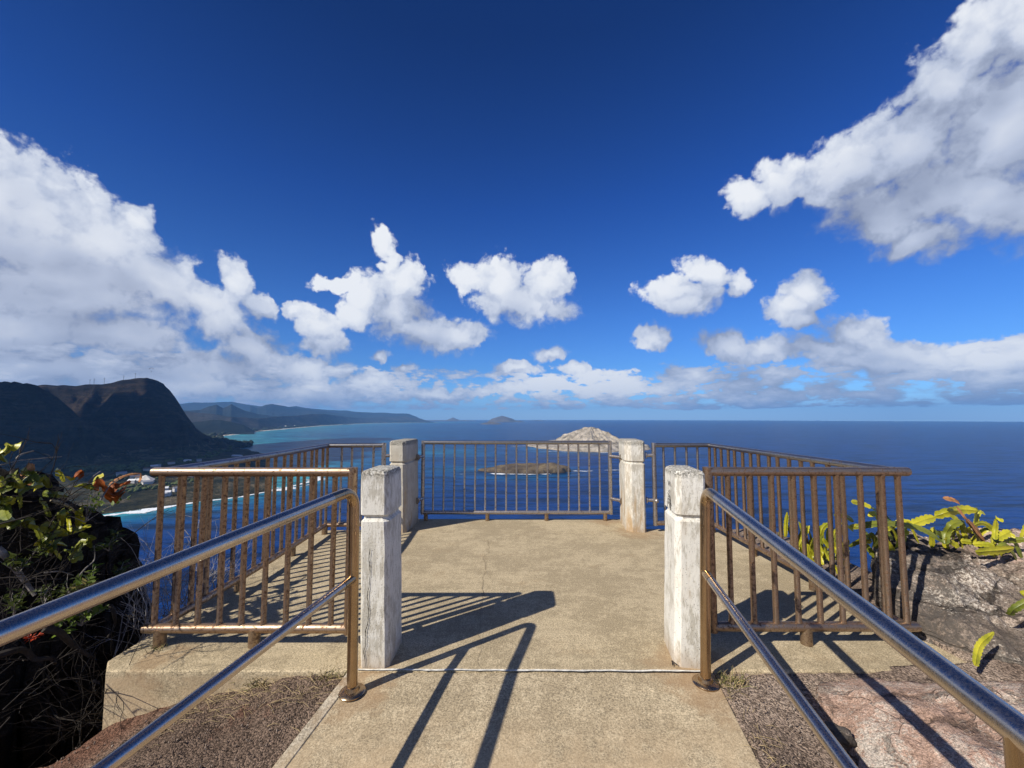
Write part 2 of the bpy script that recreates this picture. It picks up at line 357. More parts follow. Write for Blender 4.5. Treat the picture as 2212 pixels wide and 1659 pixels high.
def mat_rock(name, stops, scale=4.0, strata=(1, 1, 3), bumpd=0.02, crack=0.6, white=0.0, rough=0.9):
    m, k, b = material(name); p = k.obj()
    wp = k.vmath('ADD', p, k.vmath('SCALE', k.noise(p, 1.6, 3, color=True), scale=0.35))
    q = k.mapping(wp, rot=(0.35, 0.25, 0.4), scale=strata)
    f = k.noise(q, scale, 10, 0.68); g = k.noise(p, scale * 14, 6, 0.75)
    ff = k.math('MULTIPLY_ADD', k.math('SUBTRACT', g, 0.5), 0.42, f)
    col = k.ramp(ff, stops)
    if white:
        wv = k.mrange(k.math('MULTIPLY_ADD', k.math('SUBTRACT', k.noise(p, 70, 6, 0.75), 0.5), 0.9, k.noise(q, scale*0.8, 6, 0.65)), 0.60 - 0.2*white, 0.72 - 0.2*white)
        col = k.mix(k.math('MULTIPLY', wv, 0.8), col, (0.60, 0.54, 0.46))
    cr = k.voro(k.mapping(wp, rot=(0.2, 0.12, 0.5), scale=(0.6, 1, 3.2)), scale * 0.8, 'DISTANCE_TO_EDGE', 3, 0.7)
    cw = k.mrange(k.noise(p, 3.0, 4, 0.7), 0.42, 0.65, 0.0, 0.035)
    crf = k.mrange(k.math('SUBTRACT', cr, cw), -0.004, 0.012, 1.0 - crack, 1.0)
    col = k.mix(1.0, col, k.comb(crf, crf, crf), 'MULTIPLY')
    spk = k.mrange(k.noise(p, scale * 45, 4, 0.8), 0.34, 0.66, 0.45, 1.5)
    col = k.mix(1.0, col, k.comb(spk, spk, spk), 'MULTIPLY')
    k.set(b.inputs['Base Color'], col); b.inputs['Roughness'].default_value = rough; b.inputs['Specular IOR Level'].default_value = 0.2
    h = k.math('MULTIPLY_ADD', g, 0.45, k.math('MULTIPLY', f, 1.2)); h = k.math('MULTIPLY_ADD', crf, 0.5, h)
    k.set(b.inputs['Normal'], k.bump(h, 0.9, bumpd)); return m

def mat_plain(name, col, rough=0.7, var=0.25, scale=8.0, spec=0.3, trans=0.0):
    m, k, b = material(name); p = k.obj()
    n = k.noise(p, scale, 5, 0.65); s_ = k.mrange(n, 0.3, 0.7, 1 - var, 1 + var)
    k.set(b.inputs['Base Color'], k.mix(1.0, col, k.comb(s_, s_, s_), 'MULTIPLY'))
    b.inputs['Roughness'].default_value = rough; b.inputs['Specular IOR Level'].default_value = spec
    if trans:
        t = k.n.new('ShaderNodeBsdfTranslucent'); t.inputs[0].default_value = (*col, 1)
        mx = k.n.new('ShaderNodeMixShader'); mx.inputs[0].default_value = trans
        k.l.new(b.outputs[0], mx.inputs[1]); k.l.new(t.outputs[0], mx.inputs[2])
        k.l.new(mx.outputs[0], k.n['Material Output'].inputs[0])
    k.set(b.inputs['Normal'], k.bump(n, 0.3, 0.01)); return m

def mat_cactus(name, a, c):
    m, k, b = material(name); p = k.obj()
    f = k.math('MULTIPLY_ADD', k.noise(p, 60, 4, 0.7), 0.35, k.noise(p, 7, 4, 0.6))
    k.set(b.inputs['Base Color'], k.mix(k.mrange(f, 0.45, 0.85), a, c))
    b.inputs['Roughness'].default_value = 0.42; b.inputs['Specular IOR Level'].default_value = 0.45
    k.set(b.inputs['Normal'], k.bump(k.noise(p, 90, 3), 0.25, 0.004)); return m

M_CONC = mat_concrete('concrete', (0.50, 0.41, 0.265), (0.37, 0.30, 0.19))
M_PATH = mat_concrete('path concrete', (0.49, 0.405, 0.27), (0.37, 0.30, 0.195))
M_STEEL = mat_steel('brushed steel', (0.60, 0.52, 0.44), 0.27)
M_STEEL_TINT = mat_steel('ground-tinted steel', (0.47, 0.34, 0.21), 0.26)  # ground reflection and rust tint put into the steel's colour
M_GATE = mat_steel('weathered steel', (0.50, 0.46, 0.43), 0.38, 0.35, (0.16, 0.09, 0.05))
M_RAIL = mat_steel('worn rail', (0.50, 0.40, 0.30), 0.42, 0.36, (0.19, 0.09, 0.04), (0.05, 1, 1), (0.34, 0.19, 0.10), 0.6)
M_RUST = mat_steel('rusty steel', (0.40, 0.295, 0.205), 0.38, 0.46, (0.22, 0.125, 0.070), (1, 1, 0.08), (0.30, 0.195, 0.125), 0.5)
M_GALV = mat_steel('dull rail', (0.40, 0.38, 0.36), 0.32, 0.30, (0.15, 0.09, 0.055), (1, 0.05, 1))
M_PAINT = mat_plain('old white paint', (0.66, 0.64, 0.58), 0.8, 0.3, 25)
M_INK = mat_plain('black ink', (0.02, 0.018, 0.018), 0.8, 0.2)
M_CRACK = mat_plain('dark crack', (0.035, 0.03, 0.025), 0.95, 0.2)
M_CRACKF = mat_plain('dirt filled crack', (0.25, 0.20, 0.13), 0.95, 0.3, 40)
M_CAC = mat_cactus('sunny cactus', (0.25, 0.26, 0.012), (0.50, 0.45, 0.03))
M_CACD = mat_cactus('green cactus', (0.075, 0.105, 0.014), (0.20, 0.215, 0.022))  # darker green stems; on the left bank it also puts shade into the colour
M_DEAD = mat_plain('dead cactus', (0.36, 0.17, 0.07), 0.8, 0.45, 22)
M_ORANGE = mat_plain('orange dead cactus', (0.42, 0.11, 0.02), 0.6, 0.4, 16, trans=0.3)
M_TWIG = mat_plain('grey twig', (0.22, 0.20, 0.18), 0.9, 0.4, 30)
M_TWIGD = mat_plain('dark twig', (0.034, 0.028, 0.023), 0.9, 0.4, 30)
M_LEAF = mat_plain('small leaf', (0.13, 0.19, 0.025), 0.5, 0.4, 14, trans=0.3)
M_STRAW = mat_plain('straw', (0.38, 0.29, 0.15), 0.9, 0.4, 20)
M_GRASS = mat_plain('dry green grass', (0.17, 0.165, 0.05), 0.8, 0.4, 20)
# ------------------------------------------------------------------ sea
def coast_near():   # shoreline of the coastal plain below, run out to the cape and round the bay
    return [(-900,250),(-740,470),(-640,600),(-600,655),(-560,715),(-520,752),(-492,840),(-478,930),(-500,1010),(-560,1120),(-700,1290),(-900,1500),(-1130,1740),(-1340,1930),
            (-1385,2010),(-1400,2100),(-1500,2230),(-1700,2420),(-2000,2740),(-2340,3110),(-2420,3360),(-2580,3780),(-2760,4230),(-2990,5150),(-3220,6050),(-3430,6960),(-3560,8000),(-3700,9400),(-3600,10300),(-3000,11200),(-2420,12000),(-2330,12250),(-2600,12700)]
COAST = coast_near()
CO = np.array(COAST, float)
def coast_dist(P):
    """signed distance (positive on land) of points P (n,2) to the shoreline"""
    a = CO[:-1]; b = CO[1:]; best = np.full(len(P), 1e12); sgn = np.zeros(len(P))
    for i in range(len(a)):
        d = b[i] - a[i]; L2 = (d*d).sum(); t = np.clip(((P - a[i]) @ d) / L2, 0, 1)
        q = a[i] + t[:, None] * d; dd = ((P - q)**2).sum(1)
        cr = d[0]*(P[:,1]-a[i][1]) - d[1]*(P[:,0]-a[i][0])
        m = dd < best; best = np.where(m, dd, best); sgn = np.where(m, np.sign(cr), sgn)
    return np.sqrt(best) * sgn
ISL = [(30, 1110, 190), (300, 1900, 330), (-640, 8890, 350), (-300, 13600, 700)]
RS = 24000.0
na, nr = 220, 130
rr = np.concatenate([[0.0], np.geomspace(30, RS, nr)])
aa = np.linspace(-PI, PI, na + 1)[:-1]
aa = np.sign(aa) * np.abs(aa/PI)**1.5 * PI          # finer in front of the lookout
sv = [(0, 0, SEA)]; 
for r in rr[1:]:
    for a in aa: sv.append((r*math.sin(a), r*math.cos(a), SEA))
sf = [(0, 1+(j+1) % na, 1+j) for j in range(na)]
for i in range(nr-1):
    for j in range(na): sf.append((1+i*na+j, 1+i*na+(j+1) % na, 1+(i+1)*na+(j+1) % na, 1+(i+1)*na+j))
P2 = np.array(sv)[:, :2]
cdist = -coast_dist(P2)
rad = np.hypot(P2[:,0], P2[:,1])
shal = np.exp(-np.clip(cdist, 0, None) / np.interp(rad, [0, 1200, 2500, 5000, 12000], [70, 120, 800, 1900, 1900]))
for ix, iy, ir in ISL[:2]:
    dd = np.hypot(P2[:,0]-ix, P2[:,1]-iy); shal = np.maximum(shal, 0.42*np.exp(-(np.clip(dd-ir*0.5, 0, None)/(ir*0.55))**2))
for ix, iy, sx, sy, v_ in [(-420,1750,420,600,0.55),(-150,1150,230,220,0.42),(-1300,3600,700,1200,0.5),(-900,6200,1300,2600,0.35),(-330,860,220,170,0.35)]:
    shal = np.maximum(shal, v_*np.exp(-((P2[:,0]-ix)/sx)**2 - ((P2[:,1]-iy)/sy)**2))
mb = MB(); mb.add(sv, sf)
m, k, b = material('sea water'); p = k.geo()
at = k.n.new('ShaderNodeAttribute'); at.attribute_name = 'shallow'; sh = at.outputs['Fac']
flat = k.mapping(p, scale=(1, 1, 0))
n1 = k.noise(k.mapping(flat, scale=(0.0016, 0.0040, 0)), 1.0, 6, 0.6)
n2 = k.noise(k.mapping(flat, rot=(0, 0, 0.5), scale=(0.010, 0.022, 0)), 1.0, 5, 0.6)
shn = k.math('MULTIPLY_ADD', k.math('SUBTRACT', n1, 0.5), 0.75, k.math('MULTIPLY_ADD', k.math('SUBTRACT', n2, 0.5), 0.16, sh))
shn = k.math('MULTIPLY', shn, k.mrange(sh, 0.02, 0.25))
col = k.ramp(shn, [(0.0, (0.0012, 0.022, 0.108)), (0.25, (0.0015, 0.034, 0.125)), (0.5, (0.003, 0.064, 0.150)), (0.8, (0.010, 0.115, 0.180)), (1.0, (0.026, 0.18, 0.21))])
pv = k.math('MULTIPLY_ADD', k.math('SUBTRACT', n1, 0.5), 1.0, 1.0)
col = k.mix(1.0, col, k.comb(pv, pv, pv), 'MULTIPLY')
wv = k.mapping(flat, rot=(0, 0, 0.35), scale=(0.055, 0.12, 0))
h = k.noise(wv, 1.0, 5, 0.6); h = k.math('MULTIPLY_ADD', k.noise(k.mapping(flat, rot=(0, 0, 0.2), scale=(0.008, 0.03, 0)), 1.0, 3, 0.5), 2.0, h)
cap = k.math('MULTIPLY', k.mrange(k.noise(k.mapping(flat, rot=(0, 0, 0.3), scale=(0.05, 0.14, 0)), 1.0, 4, 0.7), 0.735, 0.79), k.mrange(n2, 0.45, 0.6))
col = k.mix(k.math('MULTIPLY', cap, 0.7), col, (0.55, 0.6, 0.65))
tr = k.mrange(h, 1.15, 1.75, 0.45, 1.6)
col = k.mix(1.0, col, k.comb(tr, tr, tr), 'MULTIPLY')
k.set(b.inputs['Base Color'], col); b.inputs['Roughness'].default_value = 0.30; b.inputs['Specular IOR Level'].default_value = 0.05; b.inputs['IOR'].default_value = 1.33
k.set(b.inputs['Normal'], k.bump(h, 0.55, 2.2))
sea = mb.build('sea', m, smooth=False); tag(sea, 'deep blue ocean stretching to the horizon, turquoise along the bay', kind='structure')
atr = sea.data.attributes.new('shallow', 'FLOAT', 'POINT'); atr.data.foreach_set('value', shal.astype(np.float32))

# ------------------------------------------------------------------ hills, plain and far mountains
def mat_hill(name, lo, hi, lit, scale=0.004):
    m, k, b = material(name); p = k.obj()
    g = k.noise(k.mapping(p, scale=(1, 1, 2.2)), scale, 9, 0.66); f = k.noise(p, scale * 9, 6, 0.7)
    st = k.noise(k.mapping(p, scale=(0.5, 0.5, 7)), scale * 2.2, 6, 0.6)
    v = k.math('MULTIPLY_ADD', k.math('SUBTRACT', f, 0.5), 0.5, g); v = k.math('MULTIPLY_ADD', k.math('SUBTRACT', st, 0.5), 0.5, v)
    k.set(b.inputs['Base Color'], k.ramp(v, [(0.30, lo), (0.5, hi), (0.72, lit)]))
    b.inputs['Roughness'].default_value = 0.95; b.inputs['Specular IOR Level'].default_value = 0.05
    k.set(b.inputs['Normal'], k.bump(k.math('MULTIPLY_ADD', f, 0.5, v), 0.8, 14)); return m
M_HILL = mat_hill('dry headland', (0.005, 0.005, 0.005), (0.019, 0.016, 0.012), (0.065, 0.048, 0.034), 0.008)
M_PLAIN = mat_hill('coastal scrub', (0.012, 0.016, 0.010), (0.050, 0.048, 0.026), (0.20, 0.16, 0.10), 0.016)
M_FAR = mat_hill('distant range', (0.010, 0.016, 0.016), (0.020, 0.026, 0.022), (0.040, 0.040, 0.032), 0.0012)
M_FARB = mat_hill('brown coastal hills', (0.016, 0.018, 0.016), (0.040, 0.038, 0.030), (0.085, 0.074, 0.056), 0.004)
M_FARP = mat_hill('distant plain', (0.020, 0.032, 0.018), (0.040, 0.048, 0.026), (0.11, 0.10, 0.075), 0.0035)
def az_of(px): return math.atan2(px - CXP, FPX)
def skyz(px, py, r):   # height of a skyline pixel seen at ground range r
    d = ray(px, py); return H + d.z / math.hypot(d.x, d.y) * r
SKB = [(-260,838),(-120,828),(0,826),(60,830),(90,830),(160,832),(220,828),(265,820),(298,816),(315,814),(333,821),(350,827),(365,843),(385,868),(405,898),(425,923),(445,938),(470,950),(500,959),(520,966),(545,968)]
SKA = [(-420,800),(-260,806),(-120,815),(0,822),(40,825),(75,831),(100,843),(126,857),(152,880),(170,897),(195,917),(225,935),(262,955),(300,985),(340,1010)]
def ridge_profile(t, a=0.32):
    if t <= 0: return 0.0
    if t >= 1: return 1.0
    return a*t + (1-a)*t*t*(1.9 - 0.9*t)
naz, nrg = 230, 170
az0, az1 = R(-72), R(-32)
azs = np.linspace(az0, az1, naz); rgs = np.geomspace(560, 5200, nrg)
GP = np.array([[(r*math.sin(a), r*math.cos(a)) for r in rgs] for a in azs]).reshape(-1, 2)
ld = coast_dist(GP).reshape(naz, nrg)
pts = []
for i, a in enumerate(azs):
    px = CXP + FPX*math.tan(a)
    zb_px = interp(px, SKB); za_px = interp(px, SKA)
    rB = 2650 - 0.85*max(0, px-300) + 400*sstep(300, -300, px)
    rBf = 1780 + 120*sstep(350, 100, px) + 560*sstep(400, 520, px)
    if rBf > rB - 60: rBf = rB - 60
    zB = skyz(px, zb_px, rB)
    rA = 2050 + 500*sstep(100, -300, px) - 100*sstep(150, 300, px); rAf = 1500 + 100*sstep(200, -100, px)
    zA = skyz(px, za_px, rA)
    for j, r in enumerate(rgs):
        x, y = r*math.sin(a), r*math.cos(a)
        dl = ld[i, j] + 14*fbm((x*0.01, y*0.01, 3.1), 4)
        if dl < 0: z = SEA - 1 + max(-12, dl*0.25)
        else: z = SEA + 1.5 + min(7, dl*0.06) + min(26, max(0, dl-110)*0.05) + 2.2*fbm((x*0.012, y*0.012, 1.0), 5) * sstep(0, 60, dl)
        base = z
        gul = mn.ridged_multi_fractal(Vector((a*34 + 0.3*fbm((x*.004, y*.004, 9), 3), r*0.0011, 0.3)), 0.9, 2.1, 6, 1.0, 2.0) - 1.1
        for (rf, rr_, zr, am, sk) in ((rBf, rB, zB, 46, 1), (rAf, rA, zA, 38, 2)):
            t = max(0.0, (r - rf) / (rr_ - rf))
            if zr < SEA + 8: continue
            if t <= 1:
                pr = ridge_profile(t)
                cliff = 0.06*math.sin(t*9 + 4*fbm((a*8, t*2, sk), 3))*t*(1-t)
                hz = base + (zr - base)*(pr + cliff) + gul*am*max(0, 4*t*(1-t))*0.9 + (20*fbm((x*.009, y*.009, sk*5.0), 6) + 9*fbm((x*.004, y*.004, zr*0 + t*9), 4))*min(1, max(0, t*4))*sstep(1.0, 0.85, t)
            else:
                hz = zr - (r - rr_)*0.16 + gul*8*min(1, (t-1)*3)
            if hz > z and (dl > -30): z = hz if dl > 12 else lerp(z, hz, max(0, (dl+30)/42))
        z += 3.2*fbm((x*0.025, y*0.025, 7), 4) * sstep(40, 200, dl)
        pts.append((x, y, z))
LAND = np.array(pts).reshape(naz, nrg, 3)
def land_z(x, y):
    a, r = math.atan2(x, y), math.hypot(x, y)
    i = min(naz-1, max(0, int(round((a - az0)/(az1 - az0)*(naz-1))))); j = min(nrg-1, max(0, int(round(math.log(r/560)/math.log(5200/560)*(nrg-1)))))
    return LAND[i, j, 2]
def on_land(px, py):
    z = SEA + 8
    for _ in range(4): q = onz(px, py, z); z = 0.5*z + 0.5*max(SEA + 1, land_z(q.x, q.y))
    return Vector((q.x, q.y, land_z(q.x, q.y)))
mb = MB(); mb.grid(pts, naz, nrg)
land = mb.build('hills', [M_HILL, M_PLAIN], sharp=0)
tag(land, 'dark steep headland and the scrubby coastal plain at its foot', kind='structure')
mi = []
for pl in land.data.polygons:
    c = pl.center; mi.append(1 if c.z < SEA + 42 else 0)
land.data.polygons.foreach_set('material_index', mi)

def far_range(name, label, sky, r0, depth, foot, seed, amp, mat, n=260, nrr=34, az_pad=0):
    """a mountain range: crest follows a skyline at range r0, real slopes before and behind it"""
    x0, x1 = sky[0][0], sky[-1][0]; pts = []
    for i in range(n):
        px = lerp(x0, x1, i/(n-1)); a = az_of(px); ra = r0 if not callable(r0) else r0(px)
        zc = skyz(px, interp(px, sky), ra)
        zc += amp*0.10*fbm((px*0.05, seed, 0), 3)*min(1, max(0, (zc-SEA)/200))
        for j in range(nrr):
            u = j/(nrr-1)*2 - 1                       # -1 front foot, 0 crest, 1 back foot
            r = ra + u*depth; x, y = r*math.sin(a), r*math.cos(a); fall = abs(u)
            pr = (1-fall)**1.15
            g = mn.fractal(Vector((x*0.0011, y*0.0011, seed)), 0.8, 2.1, 6)
            z = foot + (zc - foot)*pr + g*amp*3*fall*(1-fall)*min(1.0, max(0, (zc-foot)/250)) if zc > foot else foot - 2
            pts.append((x, y, z))
    mb = MB(); mb.grid(pts, n, nrr); o = mb.build(name, mat, sharp=0); return tag(o, label, kind='structure')
far_range('mountain_range', 'hazy blue mountain range far along the coast',
  [(330,875),(380,872),(420,868),(450,869),(476,867),(500,866),(530,872),(560,876),(600,880),(640,876),(660,880),(700,884),(740,886),(785,890),(830,891),(862,893),(880,893),(900,900),(915,908),(928,912)], 14500, 2600, SEA+2, 3.0, 110, M_FAR)
far_range('mountain_range', 'nearer blue hills below the far range on the left',
  [(540,876),(556,880),(575,873),(590,871),(604,874),(640,880),(700,887),(740,893),(790,899),(850,905),(900,914)], lambda q: interp(q, [(540,11500),(850,13900)]), 1900, SEA+2, 8.0, 120, M_FAR)
far_range('mountain_peaks', 'twin pointed dark blue peaks behind the bay',
  [(380,884),(410,886),(432,884),(452,876),(468,872.5),(482,880),(490,877),(500,871),(512,878),(530,886),(556,893),(600,899),(660,904),(720,910),(760,917)], lambda q: interp(q, [(380,7600),(600,8400),(720,10300)]), 1300, SEA+2, 5.0, 60, M_FAR)
far_range('hills', 'low brown hills behind the plain of the bay',
  [(380,886),(420,890),(460,893),(500,899),(560,903),(600,899),(640,897),(668,894),(700,893),(726,897),(760,901),(800,904),(850,907),(900,914)], lambda q: interp(q, [(380,6100),(500,5700),(560,6300),(690,9000),(800,12200),(850,12800)]), 800, SEA+2, 11.0, 50, M_FARB)
far_range('hills', 'low brown coastal hill at the end of the bay',
  [(720,908),(770,903),(810,902),(850,899),(862,898),(880,900),(900,902),(912,905),(925,909),(940,913)], lambda q: interp(q, [(720,9900),(800,12300),(860,12900),(940,12700)]), 700, SEA+2, 14.0, 60, M_FARB, n=160)
far_range('hills', 'small dark knoll on the plain behind the headland',
  [(395,912),(420,911),(440,909),(460,906),(478,906),(500,910),(530,918),(552,931)], 4700, 420, SEA+2, 17.0, 25, M_FAR, n=90)
# plain round the bay: land side of the shoreline
pl = []
cs = [c for c in COAST if c[1] > 2200 and c[1] < 12300]
def dens_line(c, step):
    o = []
    for (x0, y0), (x1, y1) in zip(c, c[1:]):
        n = max(1, int(math.hypot(x1-x0, y1-y0)/step)); o += [(lerp(x0, x1, t/n), lerp(y0, y1, t/n)) for t in range(n)]
    return o + [c[-1]]
cs = dens_line(cs, 60)
W = [0, 6, 18, 60, 140, 300, 600, 1000, 1500, 2200, 3200]
pts = []
for x, y in cs:
    for wd in W:
        pts.append((x - wd*0.96 + 10*fbm((x*.004, y*.004, wd), 3)*(wd > 0), y + wd*0.28, SEA - 1.0 if wd == 0 else SEA + min(3, wd*0.12) + (wd > 100)*(wd*0.012 + 9*fbm((x*.003, y*.003, wd*.002), 4))))
mb = MB(); mb.grid(pts, len(cs), len(W)); plain = mb.build('plain', M_FARP, sharp=0); tag(plain, 'wooded plain with scattered houses behind the long bay beach', kind='structure')
bm_ = MB(); pts = []
for i, (x, y) in enumerate(cs):
    wd = (34 + 14*fbm((x*.004, y*.004, 0), 3))
    for u, z in ((-0.25, -0.6), (0.1, 0.8), (0.7, 3.6), (1.0, 3.7)): pts.append((x - wd*u*0.96, y + wd*u*0.28, SEA + z))
bm_.grid(pts, len(cs), 4); bch = bm_.build('beach', mat_plain('pale sand', (0.52, 0.45, 0.34), 0.95, 0.15, 0.02), sharp=0); tag(bch, 'long pale sand beach curving round the bay', kind='structure')

# ------------------------------------------------------------------ islands
def mat_island(name, lo, mid, hi, base, scale, zb=6.0, stretch=(1, 1, 1), rot=(0, 0, 0)):
    m, k, b = material(name); p = k.obj(); z = k.sep(p)[2]
    g = k.noise(k.mapping(p, rot=rot, scale=stretch), scale, 8, 0.66); f = k.noise(p, scale*10, 5, 0.7)
    v = k.math('MULTIPLY_ADD', k.math('SUBTRACT', f, 0.5), 0.4, g)
    c = k.ramp(v, [(0.32, lo), (0.5, mid), (0.68, hi)])
    c = k.mix(k.mrange(k.math('MULTIPLY_ADD', f, zb*0.6, z), zb*0.9, zb*0.4), c, base)
    k.set(b.inputs['Base Color'], c); b.inputs['Roughness'].default_value = 0.95; b.inputs['Specular IOR Level'].default_value = 0.1
    k.set(b.inputs['Normal'], k.bump(v, 0.8, 1.2/scale*0.02)); return m
def island(name, label, cx, cy, hx, hy, hfun, mat, n=120, rot=0.0):
    pts = []
    for i in range(n):
        for j in range(n):
            u, v = i/(n-1)*2-1, j/(n-1)*2-1
            x, y = u*hx, v*hy
            pts.append((cx + x*math.cos(rot) - y*math.sin(rot), cy + x*math.sin(rot) + y*math.cos(rot), SEA + hfun(u, v, x, y)))
    mb = MB(); mb.grid(pts, n, n); o = mb.build(name, mat, origin=(cx, cy, SEA), sharp=0); return tag(o, label, kind='structure')
def h_low(u, v, x, y):
    # low flat lava islet: long spit on the left, reddish knob on the right, cliffs at the water
    rr_ = math.hypot(u/0.92, v/0.86) + 0.16*fbm((u*2.6, v*2.6, 4), 5) - 0.12
    if u < -0.35: rr_ += (-(u+0.35))*0.55*abs(v)*2
    e = sstep(1.0, 0.86, rr_)
    top = 6 + 7*sstep(-0.9, -0.1, u) + 4*v + 1.6*fbm((u*5, v*5, 2), 5)
    top += 10*math.exp(-((u-0.62)/0.17)**2 - ((v-0.0)/0.5)**2)
    return -3 + e*(top + 3)
M_LOW = mat_island('lava islet', (0.050, 0.036, 0.024), (0.105, 0.078, 0.048), (0.20, 0.155, 0.085), (0.035, 0.026, 0.022), 0.03)
isl1 = island('island', 'low flat brown islet ringed by surf, seen through the middle railing', 30, 1112, 135, 62, h_low, M_LOW, 130, -0.02)
M_CONE = mat_island('tuff island', (0.10, 0.085, 0.062), (0.36, 0.315, 0.245), (0.52, 0.46, 0.38), (0.33, 0.27, 0.19), 0.030, 9.0, (1, 1, 0.35), (0, 0, 0.6))
def h_cone(u, v, x, y):
    rr_ = math.hypot(u/0.95, v/0.9) + 0.10*fbm((u*2.2, v*2.2, 14), 4)
    e = sstep(1.02, 0.93, rr_)
    q = math.hypot((u-0.10)/(0.60 if u < 0.10 else 0.46), (v-0.05)/0.85)
    cone = 80*max(0, 1-q**1.25)**0.9 if q < 1 else 0
    crater = 20*math.exp(-((u-0.46)/0.14)**2 - ((v-0.20)/0.35)**2)
    g = mn.ridged_multi_fractal(Vector((math.atan2(v-0.05, u-0.1)*3.4, q*0.7, 2.2)), 0.8, 2.1, 6, 1.0, 2.0) - 1.1
    top = 5 + 10*sstep(-0.95, -0.2, u) + cone - crater + g*13*min(1, cone/30) + 4*fbm((u*14, v*14, 5), 4)*min(1, cone/20) + 2*fbm((u*7, v*7, 3), 5)
    return -4 + e*(max(2, top) + 4)
isl2 = island('island', 'pale grey conical island with gullied slopes behind the right middle pillar', 395, 2080, 325, 400, h_cone, M_CONE, 220, 0.12)
def h_pair(u, v, x, y):
    q = math.hypot(u/0.7, v/0.9); sp = math.hypot((u-0.72)/0.26, v/0.5)
    return -6 + 215*max(0, 1-q)**0.62*sstep(1.0, 0.6, q) + 60*max(0, 1-sp) + 14*fbm((u*4, v*4, 5), 4)*max(0, 1-q)
M_ISF = mat_island('far island', (0.07, 0.06, 0.045), (0.12, 0.10, 0.075), (0.17, 0.14, 0.10), (0.16, 0.13, 0.10), 0.006, 16)
island('island', 'far two-peaked island on the horizon above the middle railing', -330, 13000, 800, 700, h_pair, M_ISF, 70)
island('island', 'small dark islet before the far two-peaked island', -480, 8900, 260, 220, lambda u, v, x, y: -5 + 62*max(0, 1-math.hypot(u, v))**0.6 + 8*fbm((u*4, v*4, 8), 4)*max(0, 1-math.hypot(u, v)), M_ISF, 40)
island('island', 'long low pale strip of land on the horizon beyond the bay', -2950, 17200, 1500, 600, lambda u, v, x, y: -5 + 34*sstep(1, 0.75, math.hypot(u, v)) + 120*max(0, 1-math.hypot((u-0.22)/0.22, v/0.6)) + 20*fbm((u*6, v*4, 9), 3)*max(0, 1-math.hypot(u, v)), M_ISF, 60)
island('island', 'tiny pale islet on the horizon right of the far island', 1120, 17000, 330, 200, lambda u, v, x, y: -5 + 40*max(0, 1-math.hypot(u, v))**0.5, M_ISF, 24)

# surf: ribbons of broken white water
m, k, b = material('surf foam'); p = k.geo(); b.inputs['Base Color'].default_value = (0.78, 0.82, 0.84, 1); b.inputs['Roughness'].default_value = 0.9
tr_ = k.n.new('ShaderNodeBsdfTransparent'); mx = k.n.new('ShaderNodeMixShader')
at = k.n.new('ShaderNodeAttribute'); at.attribute_name = 'edge'
nf = k.math('MULTIPLY_ADD', k.math('SUBTRACT', k.noise(k.mapping(p, scale=(0.06, 0.06, 0)), 1.0, 6, 0.7), 0.5), 2.6, at.outputs['Fac'])
k.set(mx.inputs[0], k.mrange(nf, 0.40, 0.72)); k.l.new(tr_.outputs[0], mx.inputs[1]); k.l.new(b.outputs[0], mx.inputs[2]); k.l.new(mx.outputs[0], k.n['Material Output'].inputs[0])
M_SURF = m
def surf(label, line, wid, side, z=0.5, seed=0.0):
    line = dens_line(line, max(4, wid*0.25)); pts = []; ed = []; n = len(line)
    for i, (x, y) in enumerate(line):
        a = line[max(0, i-1)]; c = line[min(n-1, i+1)]; d = Vector((c[0]-a[0], c[1]-a[1], 0)).normalized(); nrm = Vector((d.y, -d.x, 0))*side
        wv_ = wid*(0.35 + 1.9*max(0, fbm((x*.016, y*.016, seed), 4) + 0.15))
        endf = min(1, i/4, (n-1-i)/4)
        for u in (-0.5, -0.1, 0.25, 0.6, 1.0):
            q = Vector((x, y, SEA + z)) + nrm*(wv_*u); pts.append(q); ed.append((1 - abs(u-0.2)/0.8)*endf)
    mb = MB(); mb.grid(pts, n, 5); o = mb.build('surf', M_SURF, sharp=0); tag(o, label, kind='stuff')
    t_ = o.data.attributes.new('edge', 'FLOAT', 'POINT'); t_.data.foreach_set('value', np.array(ed, np.float32)); return o
near = [c for c in COAST if 240 < c[1] < 1150]
surf('white surf breaking along the rocky shore below', near, 30, 1, 0.6, 1)
surf('second broken line of white surf off the rocky shore', [(x+26+6*math.sin(y*.02), y-16) for x, y in near if 760 < y < 1000], 12, 1, 0.7, 2)
surf('white surf on the near side of the low islet', [(-75,1078),(-40,1066),(0,1056),(45,1054),(85,1062),(112,1074)], 26, 1, 0.6, 3)
surf('white surf streaming off the right end of the low islet', [(128,1112),(165,1118),(205,1112),(240,1120)], 12, 1, 0.6, 4)
surf('small white breaker left of the low islet', [(-152,1056),(-134,1053),(-118,1058)], 8, 1, 0.6, 5)
surf('thin white surf right of the low islet', [(250,1128),(300,1136),(330,1130)], 8, 1, 0.6, 9)
surf('white surf at the foot of the conical island', [(150,1760),(260,1716),(380,1690),(500,1696),(560,1720)], 14, 1, 0.8, 6)
surf('white surf off the low left tip of the conical island', [(-20,2060),(60,2080),(110,2090)], 26, 1, 0.8, 7)
surf('pale line of surf on the bay beach', [c for c in COAST if 3050 < c[1] < 9500], 30, 1, 0.5, 8)

